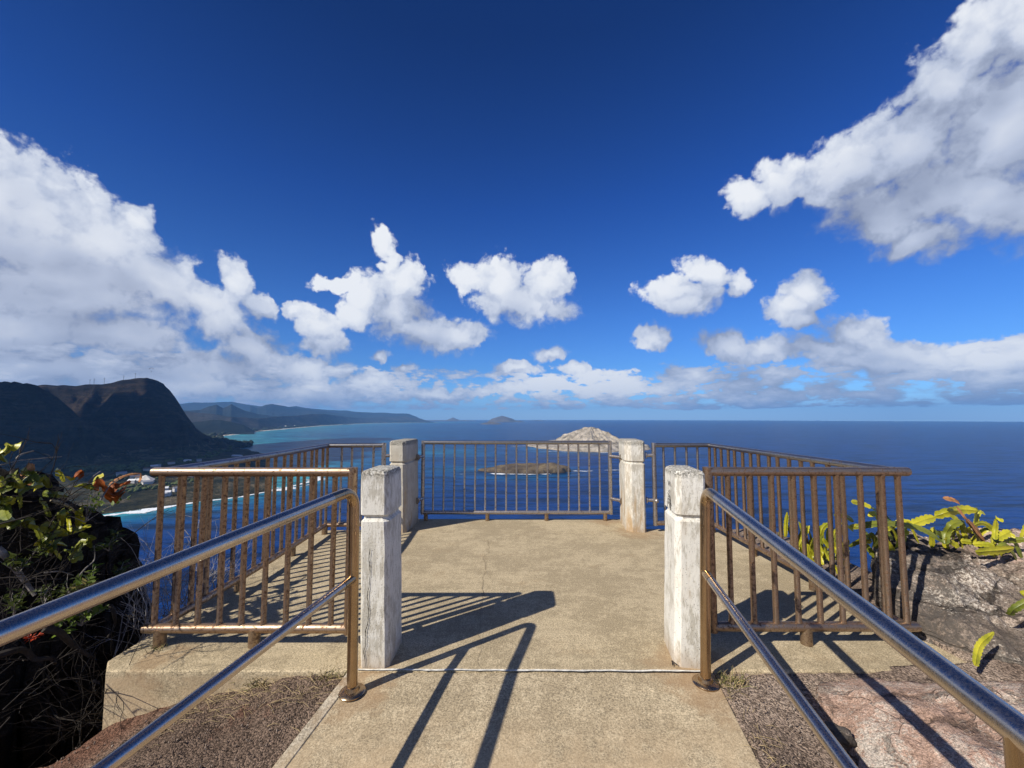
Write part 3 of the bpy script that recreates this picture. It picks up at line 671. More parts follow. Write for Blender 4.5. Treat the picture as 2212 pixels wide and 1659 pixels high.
# ------------------------------------------------------------------ ground of the lookout
def in_platform(x, y): return (-2.3 < x < 2.6 and 2.3 < y < 4.9) or (-1.4 < x < 1.5 and 4.5 < y < 5.45)
def pathz(y): return -0.07*(2.25 - y)
def edge_l(y): return -0.905 - 0.15*(2.25 - y)
def edge_r(y): return 1.115 - 0.15*(2.25 - y)
def ground_z(x, y):
    pz = pathz(y) if y < 2.25 else 0.0
    if y > 2.30 and -2.28 < x < 2.58: z = -0.62
    elif x < 0.1:
        d = max(0.0, edge_l(min(y, 2.25)) - x)
        z = pz*0.8 - 0.012 + interp(d, [(0,-0.012),(0.35,-0.045),(0.72,-0.10),(1.05,-0.20),(1.4,-0.33),(2.2,-0.43),(5,-0.6)])
        z += 0.035*fbm((x*2.2, y*2.2, 2), 5)*sstep(0, 0.3, d)
        z += 0.13*math.exp(-((x+1.62)/0.24)**2 - ((y-1.42)/0.20)**2)*(1 + 0.5*fbm((x*6, y*6, 1), 4))
    else:
        d = max(0.0, x - edge_r(min(y, 2.25)))
        z = pz*0.75 - 0.012 - 0.02*sstep(0.05, 0.3, d)*sstep(1.9, 1.2, y) + 0.05*sstep(0.6, 2.0, d)
        z += 0.012*fbm((x*3, y*3, 2), 5)*sstep(0, 0.2, d)
    # gully beside the platform on the left, cliff edge all round
    rim = 2.06 + 0.10*fbm((x*1.7, 0.4, 6), 4)
    gq = sstep(rim, rim + 0.30, y)*sstep(-2.27, -2.36, x)
    z = lerp(z, -1.9 + 0.2*fbm((x, y, 5), 3), gq)
    if y > 2.3:
        out = max(-2.36 - x, x - 3.2, y - (5.45 if abs(x) < 1.6 else 4.95))
        if out > 0: z = lerp(z, -3.5, sstep(0, 1.2, out))
    if x < -3.0 and y < 2.2: z += 0.10*sstep(-3.0, -4.0, x)
    return z
xs = np.concatenate([np.linspace(-12, -3.2, 30)[:-1], np.linspace(-3.2, 2.9, 210)[:-1], np.linspace(2.9, 12, 36)])
ys = np.concatenate([np.linspace(-12, 0.3, 30)[:-1], np.linspace(0.3, 2.6, 125)[:-1], np.linspace(2.6, 9, 40)])
pts = []
for x in xs:
    for y in ys:
        z = ground_z(x, y)
        ed = max(abs(x) - 9, abs(y+1.5) - 10.0)
        if -3.2 < x < 2.9 and 0.3 < y < 2.6 and not (edge_l(y) < x < edge_r(y)): z += 0.006*fbm((x*16, y*16, 3), 4) + 0.004*fbm((x*50, y*50, 3), 2)
        if edge_l(min(y, 2.3)) + 0.01 < x < edge_r(min(y, 2.3)) - 0.01 and y < 2.3: z = min(z, pathz(y) - 0.05)
        pts.append((x, y, z))
nx_, ny_ = len(xs), len(ys)
mb = MB(); mb.grid(pts, nx_, ny_)
# sea cliff: the rim of the sheet runs down and out to the water
ring = [i*ny_ for i in range(nx_)] + [(nx_-1)*ny_+j for j in range(1, ny_)] + [i*ny_+ny_-1 for i in range(nx_-2, -1, -1)] + [j for j in range(ny_-2, 0, -1)]
lev = [ring]
for q, (rad_, zz) in enumerate(((1.35, -18), (2.4, -60), (4.4, -158))):
    st = len(mb.v); nr_ = []
    for i in ring:
        x, y, z = pts[i]; f_ = 1 + 0.12*fbm((x*.2, y*.2, q), 3); mb.v.append((x*rad_*f_, (y+1.5)*rad_*f_ - 1.5 - (9 if q else 2)*q, zz)); nr_.append(st); st += 1
    lev.append(nr_)
for a_, b_ in zip(lev, lev[1:]):
    n = len(a_)
    for i in range(n): mb.f.append((a_[i], a_[(i+1) % n], b_[(i+1) % n], b_[i])); mb.mi.append(0)
m, k, b = material('volcanic dirt'); p = k.geo(); s_ = k.sep(p)
g = k.noise(p, 2.2, 6, 0.65); f = k.noise(p, 38, 5, 0.75); gr = k.voro(p, 130, 'F1'); gc = k.voro(p, 130, 'F1', out=1)
v = k.math('MULTIPLY_ADD', k.math('SUBTRACT', f, 0.5), 0.6, g)
col = k.ramp(v, [(0.3, (0.13, 0.095, 0.074)), (0.5, (0.245, 0.185, 0.142)), (0.7, (0.36, 0.285, 0.225))])
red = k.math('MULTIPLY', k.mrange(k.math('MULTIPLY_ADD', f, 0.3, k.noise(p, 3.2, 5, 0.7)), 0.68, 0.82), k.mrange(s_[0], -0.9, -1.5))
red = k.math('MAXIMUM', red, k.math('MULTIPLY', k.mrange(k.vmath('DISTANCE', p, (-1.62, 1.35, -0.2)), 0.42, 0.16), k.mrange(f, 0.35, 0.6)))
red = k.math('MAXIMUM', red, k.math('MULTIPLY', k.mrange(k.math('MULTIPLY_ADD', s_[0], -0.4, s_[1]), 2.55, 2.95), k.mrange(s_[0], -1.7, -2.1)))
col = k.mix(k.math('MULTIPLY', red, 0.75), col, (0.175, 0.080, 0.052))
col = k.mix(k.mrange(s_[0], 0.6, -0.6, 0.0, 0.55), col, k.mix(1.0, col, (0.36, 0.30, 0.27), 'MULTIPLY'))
peb = k.sep(gc)[0]; pb = k.mrange(peb, 0.0, 1.0, 0.45, 1.6)
col = k.mix(1.0, col, k.comb(pb, pb, pb), 'MULTIPLY')
k.set(b.inputs['Base Color'], col); b.inputs['Roughness'].default_value = 0.95; b.inputs['Specular IOR Level'].default_value = 0.15
h = k.math('MULTIPLY_ADD', gr, -0.7, k.math('MULTIPLY', f, 0.9)); k.set(b.inputs['Normal'], k.bump(h, 0.9, 0.012))
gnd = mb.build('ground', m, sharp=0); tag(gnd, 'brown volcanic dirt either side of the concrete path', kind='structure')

# path: sloping concrete walk towards the platform, with a paler edge strip
def strip(mb, xa, xb, y0, y1, z0, z1, n=14, lift=0.0, mi=0):
    pts = []
    for i in range(n+1):
        y = lerp(y0, y1, i/n)
        pts += [(xa(y), y, pathz(y) - 0.30), (xa(y), y, pathz(y) + lift - 0.006), (xa(y)+0.006, y, pathz(y)+lift), (xb(y)-0.006, y, pathz(y)+lift), (xb(y), y, pathz(y)+lift-0.006), (xb(y), y, pathz(y)-0.30)]
    mb.add(pts, [(i*6+j, i*6+j+1, (i+1)*6+j+1, (i+1)*6+j) for i in range(n) for j in range(5)] + [(5, 4, 3, 2, 1, 0), tuple(n*6+j for j in range(6))], mi)
mb = MB(); strip(mb, edge_l, edge_r, -5, 2.238, 0, 0, lift=-0.004)
path = mb.build('path', M_PATH, sharp=30); tag(path, 'sloping concrete path leading up to the lookout platform', kind='structure')
mb = MB(); strip(mb, lambda y: edge_l(y) - 0.004, lambda y: edge_l(y) + 0.058, -5, 2.236, 0, 0, lift=0.0005)
mb.build('path_edge', mat_concrete('pale edge concrete', (0.50, 0.44, 0.34), (0.33, 0.28, 0.2)), path, sharp=30)

# platform slab
bm = bmesh.new()
outl = [(-2.335, 2.34), (-2.25, 2.25), (2.62, 2.25), (2.62, 4.98), (1.62, 4.98), (1.62, 5.50), (-1.52, 5.50), (-1.52, 4.95), (-2.40, 4.95)]
vb = [bm.verts.new((x, y, -0.55)) for x, y in outl]; vt = [bm.verts.new((x, y, 0)) for x, y in outl]
n = len(outl); top = bm.faces.new(vt); bm.faces.new(vb[::-1])
for i in range(n): bm.faces.new((vb[i], vb[(i+1) % n], vt[(i+1) % n], vt[i]))
bmesh.ops.bevel(bm, geom=list(top.edges), offset=0.018, segments=3, affect='EDGES', profile=0.6)
me = bpy.data.meshes.new('pavement'); bm.to_mesh(me); bm.free(); me.materials.append(M_CONC)
pav = bpy.data.objects.new('pavement', me); COL.objects.link(pav); tag(pav, 'speckled beige concrete floor slab of the lookout platform', kind='structure')
# painted threshold line
def ribbon(name, pts, wid, mat, parent, seed=0, zoff=0.0):
    mb = MB(); P = []; n = len(pts)
    for i, q in enumerate(pts):
        q = Vector(q); a = Vector(pts[max(0, i-1)]); c = Vector(pts[min(n-1, i+1)]); d = (c - a); d.z = 0; d.normalize(); s_ = Vector((d.y, -d.x, 0))
        wv = wid*(0.6 + 0.8*abs(fbm((i*0.37, seed, 0), 3)))
        P += [q + s_*wv/2 + Vector((0, 0, zoff)), q - s_*wv/2 + Vector((0, 0, zoff))]
    mb.grid(P, n, 2); return mb.build(name, mat, parent, smooth=False)
ribbon('painted_line', [(-0.86 + 1.93*i/60, 2.256 + 0.006*fbm((i*.2, 1, 1), 3) - 0.012*i/60, 0.004) for i in range(61)], 0.017, M_PAINT, pav, 3)
def crack(px_pts, wid, parent, seed):
    P = [onz(*q) for q in px_pts]; out_ = []
    for a, c in zip(P, P[1:]):
        n = max(2, int((c-a).length/0.025))
        for i in range(n):
            q = a.lerp(c, i/n); out_.append((q.x + 0.03*fbm((q.x*9, q.y*9, seed), 4), q.y + 0.03*fbm((q.x*9, q.y*9, seed+5), 4), 0.004))
    ribbon('crack', out_, wid*0.62, M_CRACKF, parent, seed)
crack([(1045,1290),(1042,1262),(1050,1225),(1043,1205),(1058,1185),(1050,1165)], 0.006, pav, 1)
crack([(1035,1340),(1040,1300),(1045,1280)], 0.005, pav, 2)
crack([(925,1222),(945,1205),(958,1196)], 0.005, pav, 3)
crack([(1030,1445),(1040,1400),(1034,1345)], 0.004, pav, 4)
# ------------------------------------------------------------------ pillars
def ring_rect(x0, x1, y0, y1, ch, z, n_side=1):
    """rectangle with cut corners; ch = cut sizes (front-left, front-right, back-right, back-left)"""
    a, b_, c, d = ch
    return [(x0+a, y0, z), (x1-b_, y0, z), (x1, y0+b_, z), (x1, y1-c, z), (x1-c, y1, z), (x0+d, y1, z), (x0, y1-d, z), (x0, y0+a, z)]
def pillar(cx, cy, w, d, h, gz, rot, lean, ch, label, mat, seed, flare=0.0):
    root = empty('concrete_pillar', (cx, cy, 0), label, 'pillar', 'concrete pillars of the lookout')
    def stack(levels):
        mb = MB(); rings = []
        # subdivide vertically so that the edges can wander a little
        lv = []
        for (z0, i0), (z1, i1) in zip(levels, levels[1:]):
            nn = max(1, int((z1-z0)/0.06))
            for q in range(nn): lv.append((lerp(z0, z1, q/nn), lerp(i0, i1, q/nn)))
        lv.append(levels[-1]); P = []
        for z, ins in lv:
            e = flare*(z/h)
            rg = ring_rect(-w/2-e+ins, w/2+e-ins, -d/2-e+ins, d/2+e-ins, [max(0.004, c) for c in ch], z)
            for ix, (x, y, zz) in enumerate(rg):
                x += lean*z; c_, s_ = math.cos(rot), math.sin(rot)
                jx = 0.0035*fbm((ix*3.1, z*7, seed), 4); jy = 0.0035*fbm((ix*3.1+50, z*7, seed), 4)
                P.append((cx + x*c_ - y*s_ + jx, cy + x*s_ + y*c_ + jy, zz))
        m_ = len(lv); mb.add(P, [(i*8+j, i*8+(j+1) % 8, (i+1)*8+(j+1) % 8, (i+1)*8+j) for i in range(m_-1) for j in range(8)] + [tuple(range(7, -1, -1)), tuple(range((m_-1)*8, m_*8))])
        return mb
    stack([(-0.05, 0), (gz-0.022, 0.0), (gz-0.008, 0.012), (gz+0.002, 0.014)]).build('shaft', mat, root, sharp=25)
    stack([(gz+0.003, 0.013), (gz+0.008, 0.010), (gz+0.018, -0.001), (h-0.022, 0), (h-0.007, 0.007), (h, 0.022)]).build('cap', mat, root, sharp=25)
    root['_p'] = (rot, lean, w, d); return root
P_NL = pillar(-0.768, 2.405, 0.160, 0.27, 1.095, 0.825, R(-1), -0.024, (0.012, 0.022, 0.02, 0.012), 'white-streaked concrete pillar with a long vertical crack, beside the left handrail', mat_pillar('streaked pillar', 0.80, 0.15, 0.0), 1)
P_NR = pillar(1.020, 2.415, 0.160, 0.29, 1.095, 0.825, R(-8), 0.028, (0.030, 0.012, 0.012, 0.03), 'white-streaked concrete pillar with scratched graffiti, beside the right handrail', mat_pillar('chalky pillar', 0.92, 0.35, 3.0), 2)
P_FL = pillar(-1.375, 5.085, 0.205, 0.52, 1.115, 0.845, R(-4), -0.02, (0.022, 0.035, 0.02, 0.02), 'weathered grey concrete pillar left of the middle railing', mat_pillar('grey pillar', 0.22, 0.62, 7.0), 3)
P_FR = pillar(1.555, 5.120, 0.235, 0.54, 1.115, 0.845, R(-7), 0.0, (0.075, 0.02, 0.02, 0.02), 'broken-edged concrete pillar with ochre stains right of the middle railing', mat_pillar('stained pillar', 0.62, 0.78, 11.0), 4)
def on_pillar_face(px_pts, face_y=None):
    return px_pts
# long crack down the front of the near left pillar (front face y about 2.27)
def face_ribbon(name, P, wid, mat, parent, nrm, seed):
    mb = MB(); Q = []; n = len(P); nrm = Vector(nrm)
    for i, q in enumerate(P):
        q = Vector(q); d = (Vector(P[min(n-1, i+1)]) - Vector(P[max(0, i-1)])).normalized(); s_ = d.cross(nrm).normalized()
        wv = wid*(0.5 + 0.9*abs(fbm((i*0.5, seed, 2), 3)))*(0.4 + 0.6*min(1, i/4, (n-1-i)/4 + 0.3))
        Q += [q + s_*wv/2, q - s_*wv/2]
    mb.grid(Q, n, 2); return mb.build(name, mat, parent, smooth=False)
ck = [(790,1443),(788,1425),(786,1410),(790,1385),(790,1360),(796,1340),(796,1310),(793,1290),(797,1265),(800,1235),(797,1210),(799,1180)]
P_ = []
for a, c in zip(ck, ck[1:]):
    A, B_ = ony(*a, 2.2655), ony(*c, 2.2655)
    for i in range(6):
        q = A.lerp(B_, i/6); P_.append((q.x + 0.006*fbm((q.z*28, 1, 1), 4), q.y, q.z))
face_ribbon('crack', P_, 0.006, M_CRACK, P_NL, (0, -1, 0), 4)
# scratched and inked lines on the left face of the near right pillar
def strokes(name, lines, parent, org, ex, ez, nrm, wid, mat):
    mb = MB(); nrm = Vector(nrm)
    for ln in lines:
        P = [Vector(org) + Vector(ex)*a + Vector(ez)*b_ for a, b_ in ln]; Q = []
        n = len(P)
        for i, q in enumerate(P):
            d = (P[min(n-1, i+1)] - P[max(0, i-1)]).normalized(); s_ = d.cross(nrm).normalized(); Q += [q + s_*wid/2, q - s_*wid/2]
        mb.grid(Q, n, 2)
    return mb.build(name, mat, parent, smooth=False)
rt = R(-8); ex = Vector((-math.sin(rt), math.cos(rt), 0)); nx = Vector((-math.cos(rt), -math.sin(rt), 0))
lo_ = Vector((1.020, 2.415, 0)) + nx*(0.080 + 0.0035)       # middle of the left face
G_ = []   # (along face towards the back, height)
def gp(u, v): return (u, v)
G_ += [[(0.075,1.015),(0.052,0.985)], [(0.063,0.985),(0.035,1.015)], [(0.034,1.012),(0.010,0.985)],
       [(0.060,0.945),(0.030,0.960),(0.034,0.925),(0.058,0.915)], [(0.085,0.935),(0.060,0.925),(0.078,0.895),(0.050,0.905)], [(0.088,0.900),(0.070,0.870),(0.060,0.885)],
       [(0.035,0.915),(0.015,0.895),(0.000,0.870)], [(0.045,0.900),(0.020,0.872),(0.012,0.845)], [(0.055,0.885),(0.045,0.850)], [(0.030,0.890),(0.028,0.835)], [(0.100,0.880),(0.092,0.845)], [(0.022,0.925),(0.040,0.885),(0.010,0.880)]]
org = lo_ + Vector((0.028*0.93, 0, 0)) - nx*0.0 
strokes('graffiti', [[(u - 0.055, v) for u, v in ln] for ln in G_], P_NR, org, ex, (0, 0, 1), nx, 0.0065, M_INK)

# ------------------------------------------------------------------ railings
RT, RB, RR = 1.057, 0.105, 0.029
def post_mesh(name, mat, parent, x, y, z0, z1, r, n=14):
    mb = MB()
    if name == 'baluster': mb.tube([(x, y, z0), (x, y, z0+0.032), (x, y, z0+0.042), (x, y, z1-0.040), (x, y, z1-0.031), (x, y, z1)], [r*1.22, r*1.18, r, r, r*1.15, r*1.2], n)
    else: mb.tube([(x, y, z0), (x, y, z1)], r, n)
    return mb.build(name, mat, parent, origin=(x, y, 0))
def baluster_set(parent, mat, pts, r, z0=RB, z1=RT):
    first = None; out_ = []
    for x, y in pts:
        if first is None: first = post_mesh('baluster', mat, parent, x, y, z0, z1, r, 10); o = first
        else: o = copy_part(first, parent, (x, y, 0))
        o.rotation_euler = (0.004*math.sin(x*91+y*17), 0.005*math.sin(x*53+y*71), x*7.0)
        out_.append(o)
    return out_
def foot_set(parent, mat, pts, r=0.033, mat2=None):
    first = None
    for x, y in pts:
        if first is None:
            mb = MB(); mb.tube([(x, y, -0.02), (x, y, RB)], r, 16); first = mb.build('foot', mat, parent, origin=(x, y, 0))
        else: copy_part(first, parent, (x, y, 0))
def bracket(parent, mat, a, b_, r=0.022, plate=True):
    a = Vector(a); b_ = Vector(b_); mb = MB(); mb.tube([a, b_], r, 14)
    if plate:
        d = (b_-a).normalized(); mb.tube([b_ - d*0.006, b_ + d*0.004], r*1.9, 16)
    return mb.build('bracket', mat, parent)
M_FOOT = mat_steel('stained stub', (0.42, 0.32, 0.22), 0.45, 0.45, (0.22, 0.13, 0.07), (1, 1, 0.1), (0.36, 0.26, 0.16), 0.7)

def side_railing(sx, label, xe, xc, yn, yf, xf, near_bars, far_bars, ns):
    """near run - long side run - short far run, welded into one piece"""
    root = empty('railing', (xc, yn, 0), label, 'railing', 'welded steel railings round the lookout')
    xs_ = xc
    # welded rails
    for nm, z, m_ in (('top_rail', RT, M_RAIL if sx < 0 else M_RUSTY2), ('bottom_rail', RB, M_RAIL if sx < 0 else M_RUSTY2)):
        mb = MB(); mb.tube([(xe, yn, z), (xc + sx*0.055, yn, z), (xc + sx*0.075, yn + 0.012, z)], [RR, RR, RR*0.35], 18); mb.build(nm, m_, root, sharp=50)
        mb = MB(); mb.tube([(xc, yn + RR*0.6, z), (xc + (xf-xc)*0.0 + sx*0.0, lerp(yn, yf, .5), z), (xf0(sx), yf, z), (xf, yf + 0.05*(1 if sx < 0 else 0), z)], RR*0.93, 18)
        mb.build(nm, M_GALV if z > 0.5 else M_RAIL, root, sharp=50)
    # end posts
    mb = MB(); mb.tube([(xe, yn, RB - RR), (xe, yn, RT + RR)], RR*1.02, 18); mb.build('end_post', M_RUST, root)
    mb = MB(); mb.tube([(xf, yf + 0.05*(1 if sx < 0 else 0), RB - RR), (xf, yf + 0.05*(1 if sx < 0 else 0), RT + RR)], RR*0.95, 18); mb.build('end_post', M_GATE, root)
    baluster_set(root, M_RUST, [(x, yn) for x in near_bars], 0.0165)
    side = [(lerp(xc, xf0(sx), t), lerp(yn, yf, t)) for t in [(i+1)/(ns+1) for i in range(ns)]] + [(xf0(sx), yf)]
    baluster_set(root, M_RUST, side, 0.0165)
    baluster_set(root, M_GATE, [(x, yf + 0.03) for x in far_bars], 0.0140)
    return root
def xf0(sx): return -2.255 if sx < 0 else 2.455
M_RUSTY2 = mat_steel('brown rail', (0.46, 0.37, 0.29), 0.42, 0.38, (0.20, 0.115, 0.065), (0.05, 1, 1), (0.33, 0.22, 0.145), 0.75)
yn = 2.485
LB = [-2.205, -2.075, -1.94, -1.805, -1.67, -1.533, -1.395, -1.255, -1.118]
railL = side_railing(-1, 'rusty brown railing round the left side of the platform', -1.005, -2.20, yn, 4.80, -1.585, LB, [-2.10, -1.97, -1.84, -1.71], 16)
RBX = [1.365, 1.506, 1.642, 1.783, 1.92, 2.058, 2.205, 2.345, 2.455]
railR = side_railing(1, 'rusty brown railing round the right side of the platform', 1.245, 2.455, yn + 0.02, 4.88, 1.765, RBX, [1.90, 2.04, 2.18, 2.32], 16)
foot_set(railL, M_FOOT, [(-2.165, yn), (-1.585, yn), (-2.215, 3.25), (-2.235, 4.05), (-2.255, 4.78)])
foot_set(railR, M_FOOT, [(1.825, yn+.02), (2.455, 3.26), (2.455, 4.05), (2.455, 4.86)])
bracket(railL, M_GATE, (-1.585, 4.85, 0.93), (-1.482, 4.87, 0.93)); bracket(railL, M_GATE, (-1.585, 4.85, 0.22), (-1.482, 4.87, 0.22))
bracket(railR, M_GATE, (1.765, 4.88, 0.93), (1.672, 4.90, 0.93)); bracket(railR, M_GATE, (1.765, 4.88, 0.38), (1.672, 4.90, 0.38))
mb = MB(); mb.lathe((1.775, 4.845, 0.38), [(0.024, -0.018), (0.028, 0.0), (0.022, 0.016), (0.008, 0.026)], 12); mb.build('bolt', M_GATE, railR)

# middle railing between the far pillars
gy = 5.40; gx0, gx1 = -1.222, 1.347
gate = empty('railing', (0.06, gy, 0), 'straight grey steel railing between the two far pillars', 'railing', 'welded steel railings round the lookout')
for nm, z in (('top_rail', RT), ('bottom_rail', RB+0.005)):
    mb = MB(); mb.tube([(gx0, gy, z), (gx1, gy, z)], 0.0262, 18); mb.build(nm, M_GALV if z > .5 else M_GATE, gate)
for x in (gx0, gx1):
    mb = MB(); mb.tube([(x, gy, RB - 0.02), (x, gy, RT + 0.026)], 0.0268, 18); mb.build('end_post', M_GATE, gate)
baluster_set(gate, M_GATE, [(gx0 + (gx1-gx0)*(i+1)/18, gy) for i in range(17)], 0.0130)
foot_set(gate, M_FOOT, [(-1.175, gy), (-0.335, gy), (0.47, gy), (1.27, gy)], 0.028)
for z in (0.87, 0.30):
    bracket(gate, M_GATE, (gx0, gy - 0.02, z), (-1.262, gy - 0.17, z)); bracket(gate, M_GATE, (gx1, gy - 0.02, z), (1.452, gy - 0.17, z))

# ------------------------------------------------------------------ handrails
def arc_pts(a, corner, c, rad, n=9):
    """polyline a-corner-c with the corner rounded"""
    a, q, c = Vector(a), Vector(corner), Vector(c); u = (a-q).normalized(); v = (c-q).normalized()
    ang = u.angle(v); t = rad/math.tan(ang/2); p0, p1 = q+u*t, q+v*t
    cen = q + (u+v).normalized()*(rad/math.sin(ang/2)); o = []
    for i in range(n+1):
        w_ = i/n; d = (p0-cen).lerp(p1-cen, w_); o.append(cen + d.normalized()*rad)
    return [a] + o + [c]
def handrail(label, base, top, joint, dirv, length, posts):
    base = Vector(base); root = empty('handrail', tuple(base), label, 'handrail', 'steel handrails of the path')
    d = -Vector(dirv).normalized(); top = Vector(top); jn = Vector(joint); r = 0.0265
    end = top + d*length
    mid = top + d*0.185
    mb = MB(); up = arc_pts(base + (top-base)*0.02, top, mid, 0.085); mb.tube(up, r, 20, up=(0, 1, 0)); mb.build('post', M_STEEL_TINT, root)
    mb = MB(); mb.tube([mid - d*0.001, mid + d*1.62], r*1.012, 22); mb.build('upper_rail', M_STEEL, root)
    mb = MB(); mb.tube([mid + d*1.6, mid + d*1.606, end], [r*1.02, r*1.13, r*1.13], 22); mb.build('rail_sleeve', M_STEEL, root)
    e2 = jn + d*length; r2 = 0.0212
    mb = MB(); mb.tube([jn + d*0.09, e2], r2, 20); mb.build('lower_rail', M_STEEL, root)
    mb = MB(); mb.tube([jn - d*0.01, jn + d*0.088], r2*1.06, 20); mb.build('rail_socket', M_STEEL_TINT, root)
    mb = MB(); mb.lathe(base, [(0.064, 0.0), (0.066, 0.006), (0.060, 0.012), (0.038, 0.018), (0.034, 0.034), (0.027, 0.038)], 26); mb.build('base_flange', M_STEEL_TINT, root)
    for dist in posts:
        q = top + d*dist; f_ = Vector((q.x, q.y, pathz(q.y) - 0.04))
        mb = MB(); mb.tube([f_, q], r*0.98, 18); mb.build('post', M_STEEL_TINT, root)
        mb = MB(); mb.lathe(f_ + Vector((0, 0, 0.035)), [(0.064, 0.0), (0.066, 0.006), (0.060, 0.012), (0.038, 0.018), (0.03, 0.03)], 26); mb.build('base_flange', M_STEEL_TINT, root)
    # little weld stubs that tie the post to the rusty railing
    return root
hl = handrail('left steel handrail with two rails, bent down beside the cracked pillar', (-0.822, 2.095, -0.012), (-0.838, 2.10, 1.018), (-0.829, 2.097, 0.562), (0.235, 1, 0.075), 5.2, [1.95, 3.9])
hr = handrail('right steel handrail with two rails, bent down beside the graffiti pillar', (1.030, 2.165, -0.012), (1.062, 2.17, 1.010), (1.047, 2.168, 0.562), (0.133, 1, 0.098), 5.2, [1.50, 3.6])
bracket(railL, M_RUST, (-0.960, 2.40, 0.905), (-0.992, 2.475, 0.905), 0.020, False); bracket(railL, M_RUST, (-0.960, 2.40, 0.365), (-0.992, 2.475, 0.365), 0.020, False)
bracket(railR, M_RUST, (1.19, 2.42, 0.905), (1.235, 2.49, 0.905), 0.020, False); bracket(railR, M_RUST, (1.19, 2.42, 0.365), (1.235, 2.49, 0.365), 0.020, False)
# ------------------------------------------------------------------ rocks
def lattice(x0, x1, nx, y0, y1, ny): return np.linspace(x0, x1, nx), np.linspace(y0, y1, ny)
def heightrock(name, label, xs, ys, hf, mat, cat='rock', origin=None, group=None, jit=0.02, jf=5.0):
    pts = []
    for x in xs:
        for y in ys:
            z = hf(x, y)
            jx = jit*fbm((x*jf, y*jf, z*jf), 5); jy = jit*fbm((x*jf+31, y*jf, z*jf), 5)
            pts.append((x+jx, y+jy, z))
    mb = MB(); mb.grid(pts, len(xs), len(ys)); o = mb.build(name, mat, origin=origin or (float(np.mean(xs)), float(np.mean(ys)), 0), sharp=0)
    return tag(o, label, cat, group)
def tint_by(m, colour, fac):
    k = NT(m.node_tree); b = k.n['Principled BSDF']; src = b.inputs['Base Color'].links[0].from_socket
    k.set(b.inputs['Base Color'], k.mix(fac(k), src, k.mix(0.75, src, colour, 'MULTIPLY') if False else colour)); return m
M_GREY = mat_rock('grey brown lichen rock', [(0.32, (0.045, 0.038, 0.032)), (0.46, (0.125, 0.100, 0.080)), (0.58, (0.25, 0.20, 0.16)), (0.70, (0.46, 0.37, 0.30))], 2.2, (1, 1, 2.2), 0.026, 0.7, 0.40)
def darkmask(k):
    p = k.geo(); s_ = k.sep(p)
    f = k.math('MULTIPLY_ADD', k.noise(p, 2.6, 6, 0.65), 1.7, k.math('MULTIPLY', s_[0], -0.8))
    return k.math('MULTIPLY', k.math('MULTIPLY', k.mrange(f, -1.75, -1.35), k.mrange(k.noise(p, 30, 6, 0.75), 0.40, 0.56)), 0.85)
def pinkmask(k):
    p = k.geo(); s_ = k.sep(p)
    e = k.math('ADD', k.math('MULTIPLY', s_[0], 0.8), k.math('MULTIPLY', s_[2], 0.9))
    f = k.math('MULTIPLY_ADD', k.noise(p, 3.0, 7, 0.7), 1.6, e)
    return k.math('MULTIPLY', k.mrange(f, 3.75, 4.25), k.mrange(k.noise(p, 34, 6, 0.75), 0.38, 0.60))
tint_by(M_GREY, (0.085, 0.075, 0.066), darkmask); tint_by(M_GREY, (0.52, 0.37, 0.30), pinkmask)
M_PINK = mat_rock('pink mottled rock', [(0.28, (0.17, 0.13, 0.105)), (0.40, (0.44, 0.29, 0.215)), (0.50, (0.54, 0.37, 0.285)), (0.58, (0.62, 0.52, 0.43)), (0.66, (0.54, 0.355, 0.27)), (0.78, (0.42, 0.235, 0.17))], 3.4, (1, 1.6, 2), 0.040, 0.45, 0.30)
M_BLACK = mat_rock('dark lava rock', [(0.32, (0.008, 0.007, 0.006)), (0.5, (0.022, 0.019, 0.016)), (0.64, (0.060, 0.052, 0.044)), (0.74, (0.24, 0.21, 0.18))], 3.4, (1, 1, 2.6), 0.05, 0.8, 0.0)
M_RED = mat_rock('red cinder rock', [(0.3, (0.055, 0.032, 0.026)), (0.5, (0.15, 0.072, 0.048)), (0.7, (0.25, 0.125, 0.085))], 5.0, (1, 1.4, 2.4), 0.03, 0.6, 0.0)

SKR = [(2.50,0.36),(2.62,0.45),(2.80,0.52),(3.0,0.56),(3.2,0.53),(3.4,0.455),(3.55,0.47),(3.8,0.53),(4.2,0.56),(4.8,0.6),(7,0.7)]
def h_outcrop(x, y):
    foot = 2.20 - 0.34*(x-2.6) + 0.07*fbm((x*2.2, 0, 3), 4)
    top = interp(x, SKR) + 0.05*fbm((x*2.6, y*2.6, 5), 5)
    t = (y - foot)/1.22
    tt = min(1.0, max(0.0, t)); z = top*(1 - (1-tt)**1.35)**0.92
    # layered ledges
    lay = z*7.0 + 0.9*fbm((x*1.2, y*1.2, 8), 3) + x*0.8; fr = lay - math.floor(lay)
    z += (sstep(0.30, 0.55, fr) - fr)*0.045*sstep(0.0, 0.3, t)
    z += 0.045*fbm((x*6, y*6, 2), 6) + 0.02*fbm((x*19, y*19, 2), 4)
    xe = max(2.53, 0.885*y - 0.02); z = lerp(-0.5, z, sstep(xe, xe + 0.13, x + 0.04*fbm((y*5, z*4, 1), 4)))
    z -= 1.6*sstep(3.15, 4.3, y - 0.10*fbm((x*2, 1, 1), 3))
    return z - 0.05 + 0.05*sstep(0.2, -0.6, t)*0 
heightrock('rock_outcrop', 'big grey layered rock outcrop with white lichen right of the right railing', np.concatenate([np.linspace(2.48, 4.2, 190)[:-1], np.linspace(4.2, 7.2, 50)]), np.concatenate([np.linspace(0.6, 1.7, 20)[:-1], np.linspace(1.7, 3.6, 180)[:-1], np.linspace(3.6, 4.6, 20)]), h_outcrop, M_GREY, jit=0.035, jf=4.0)
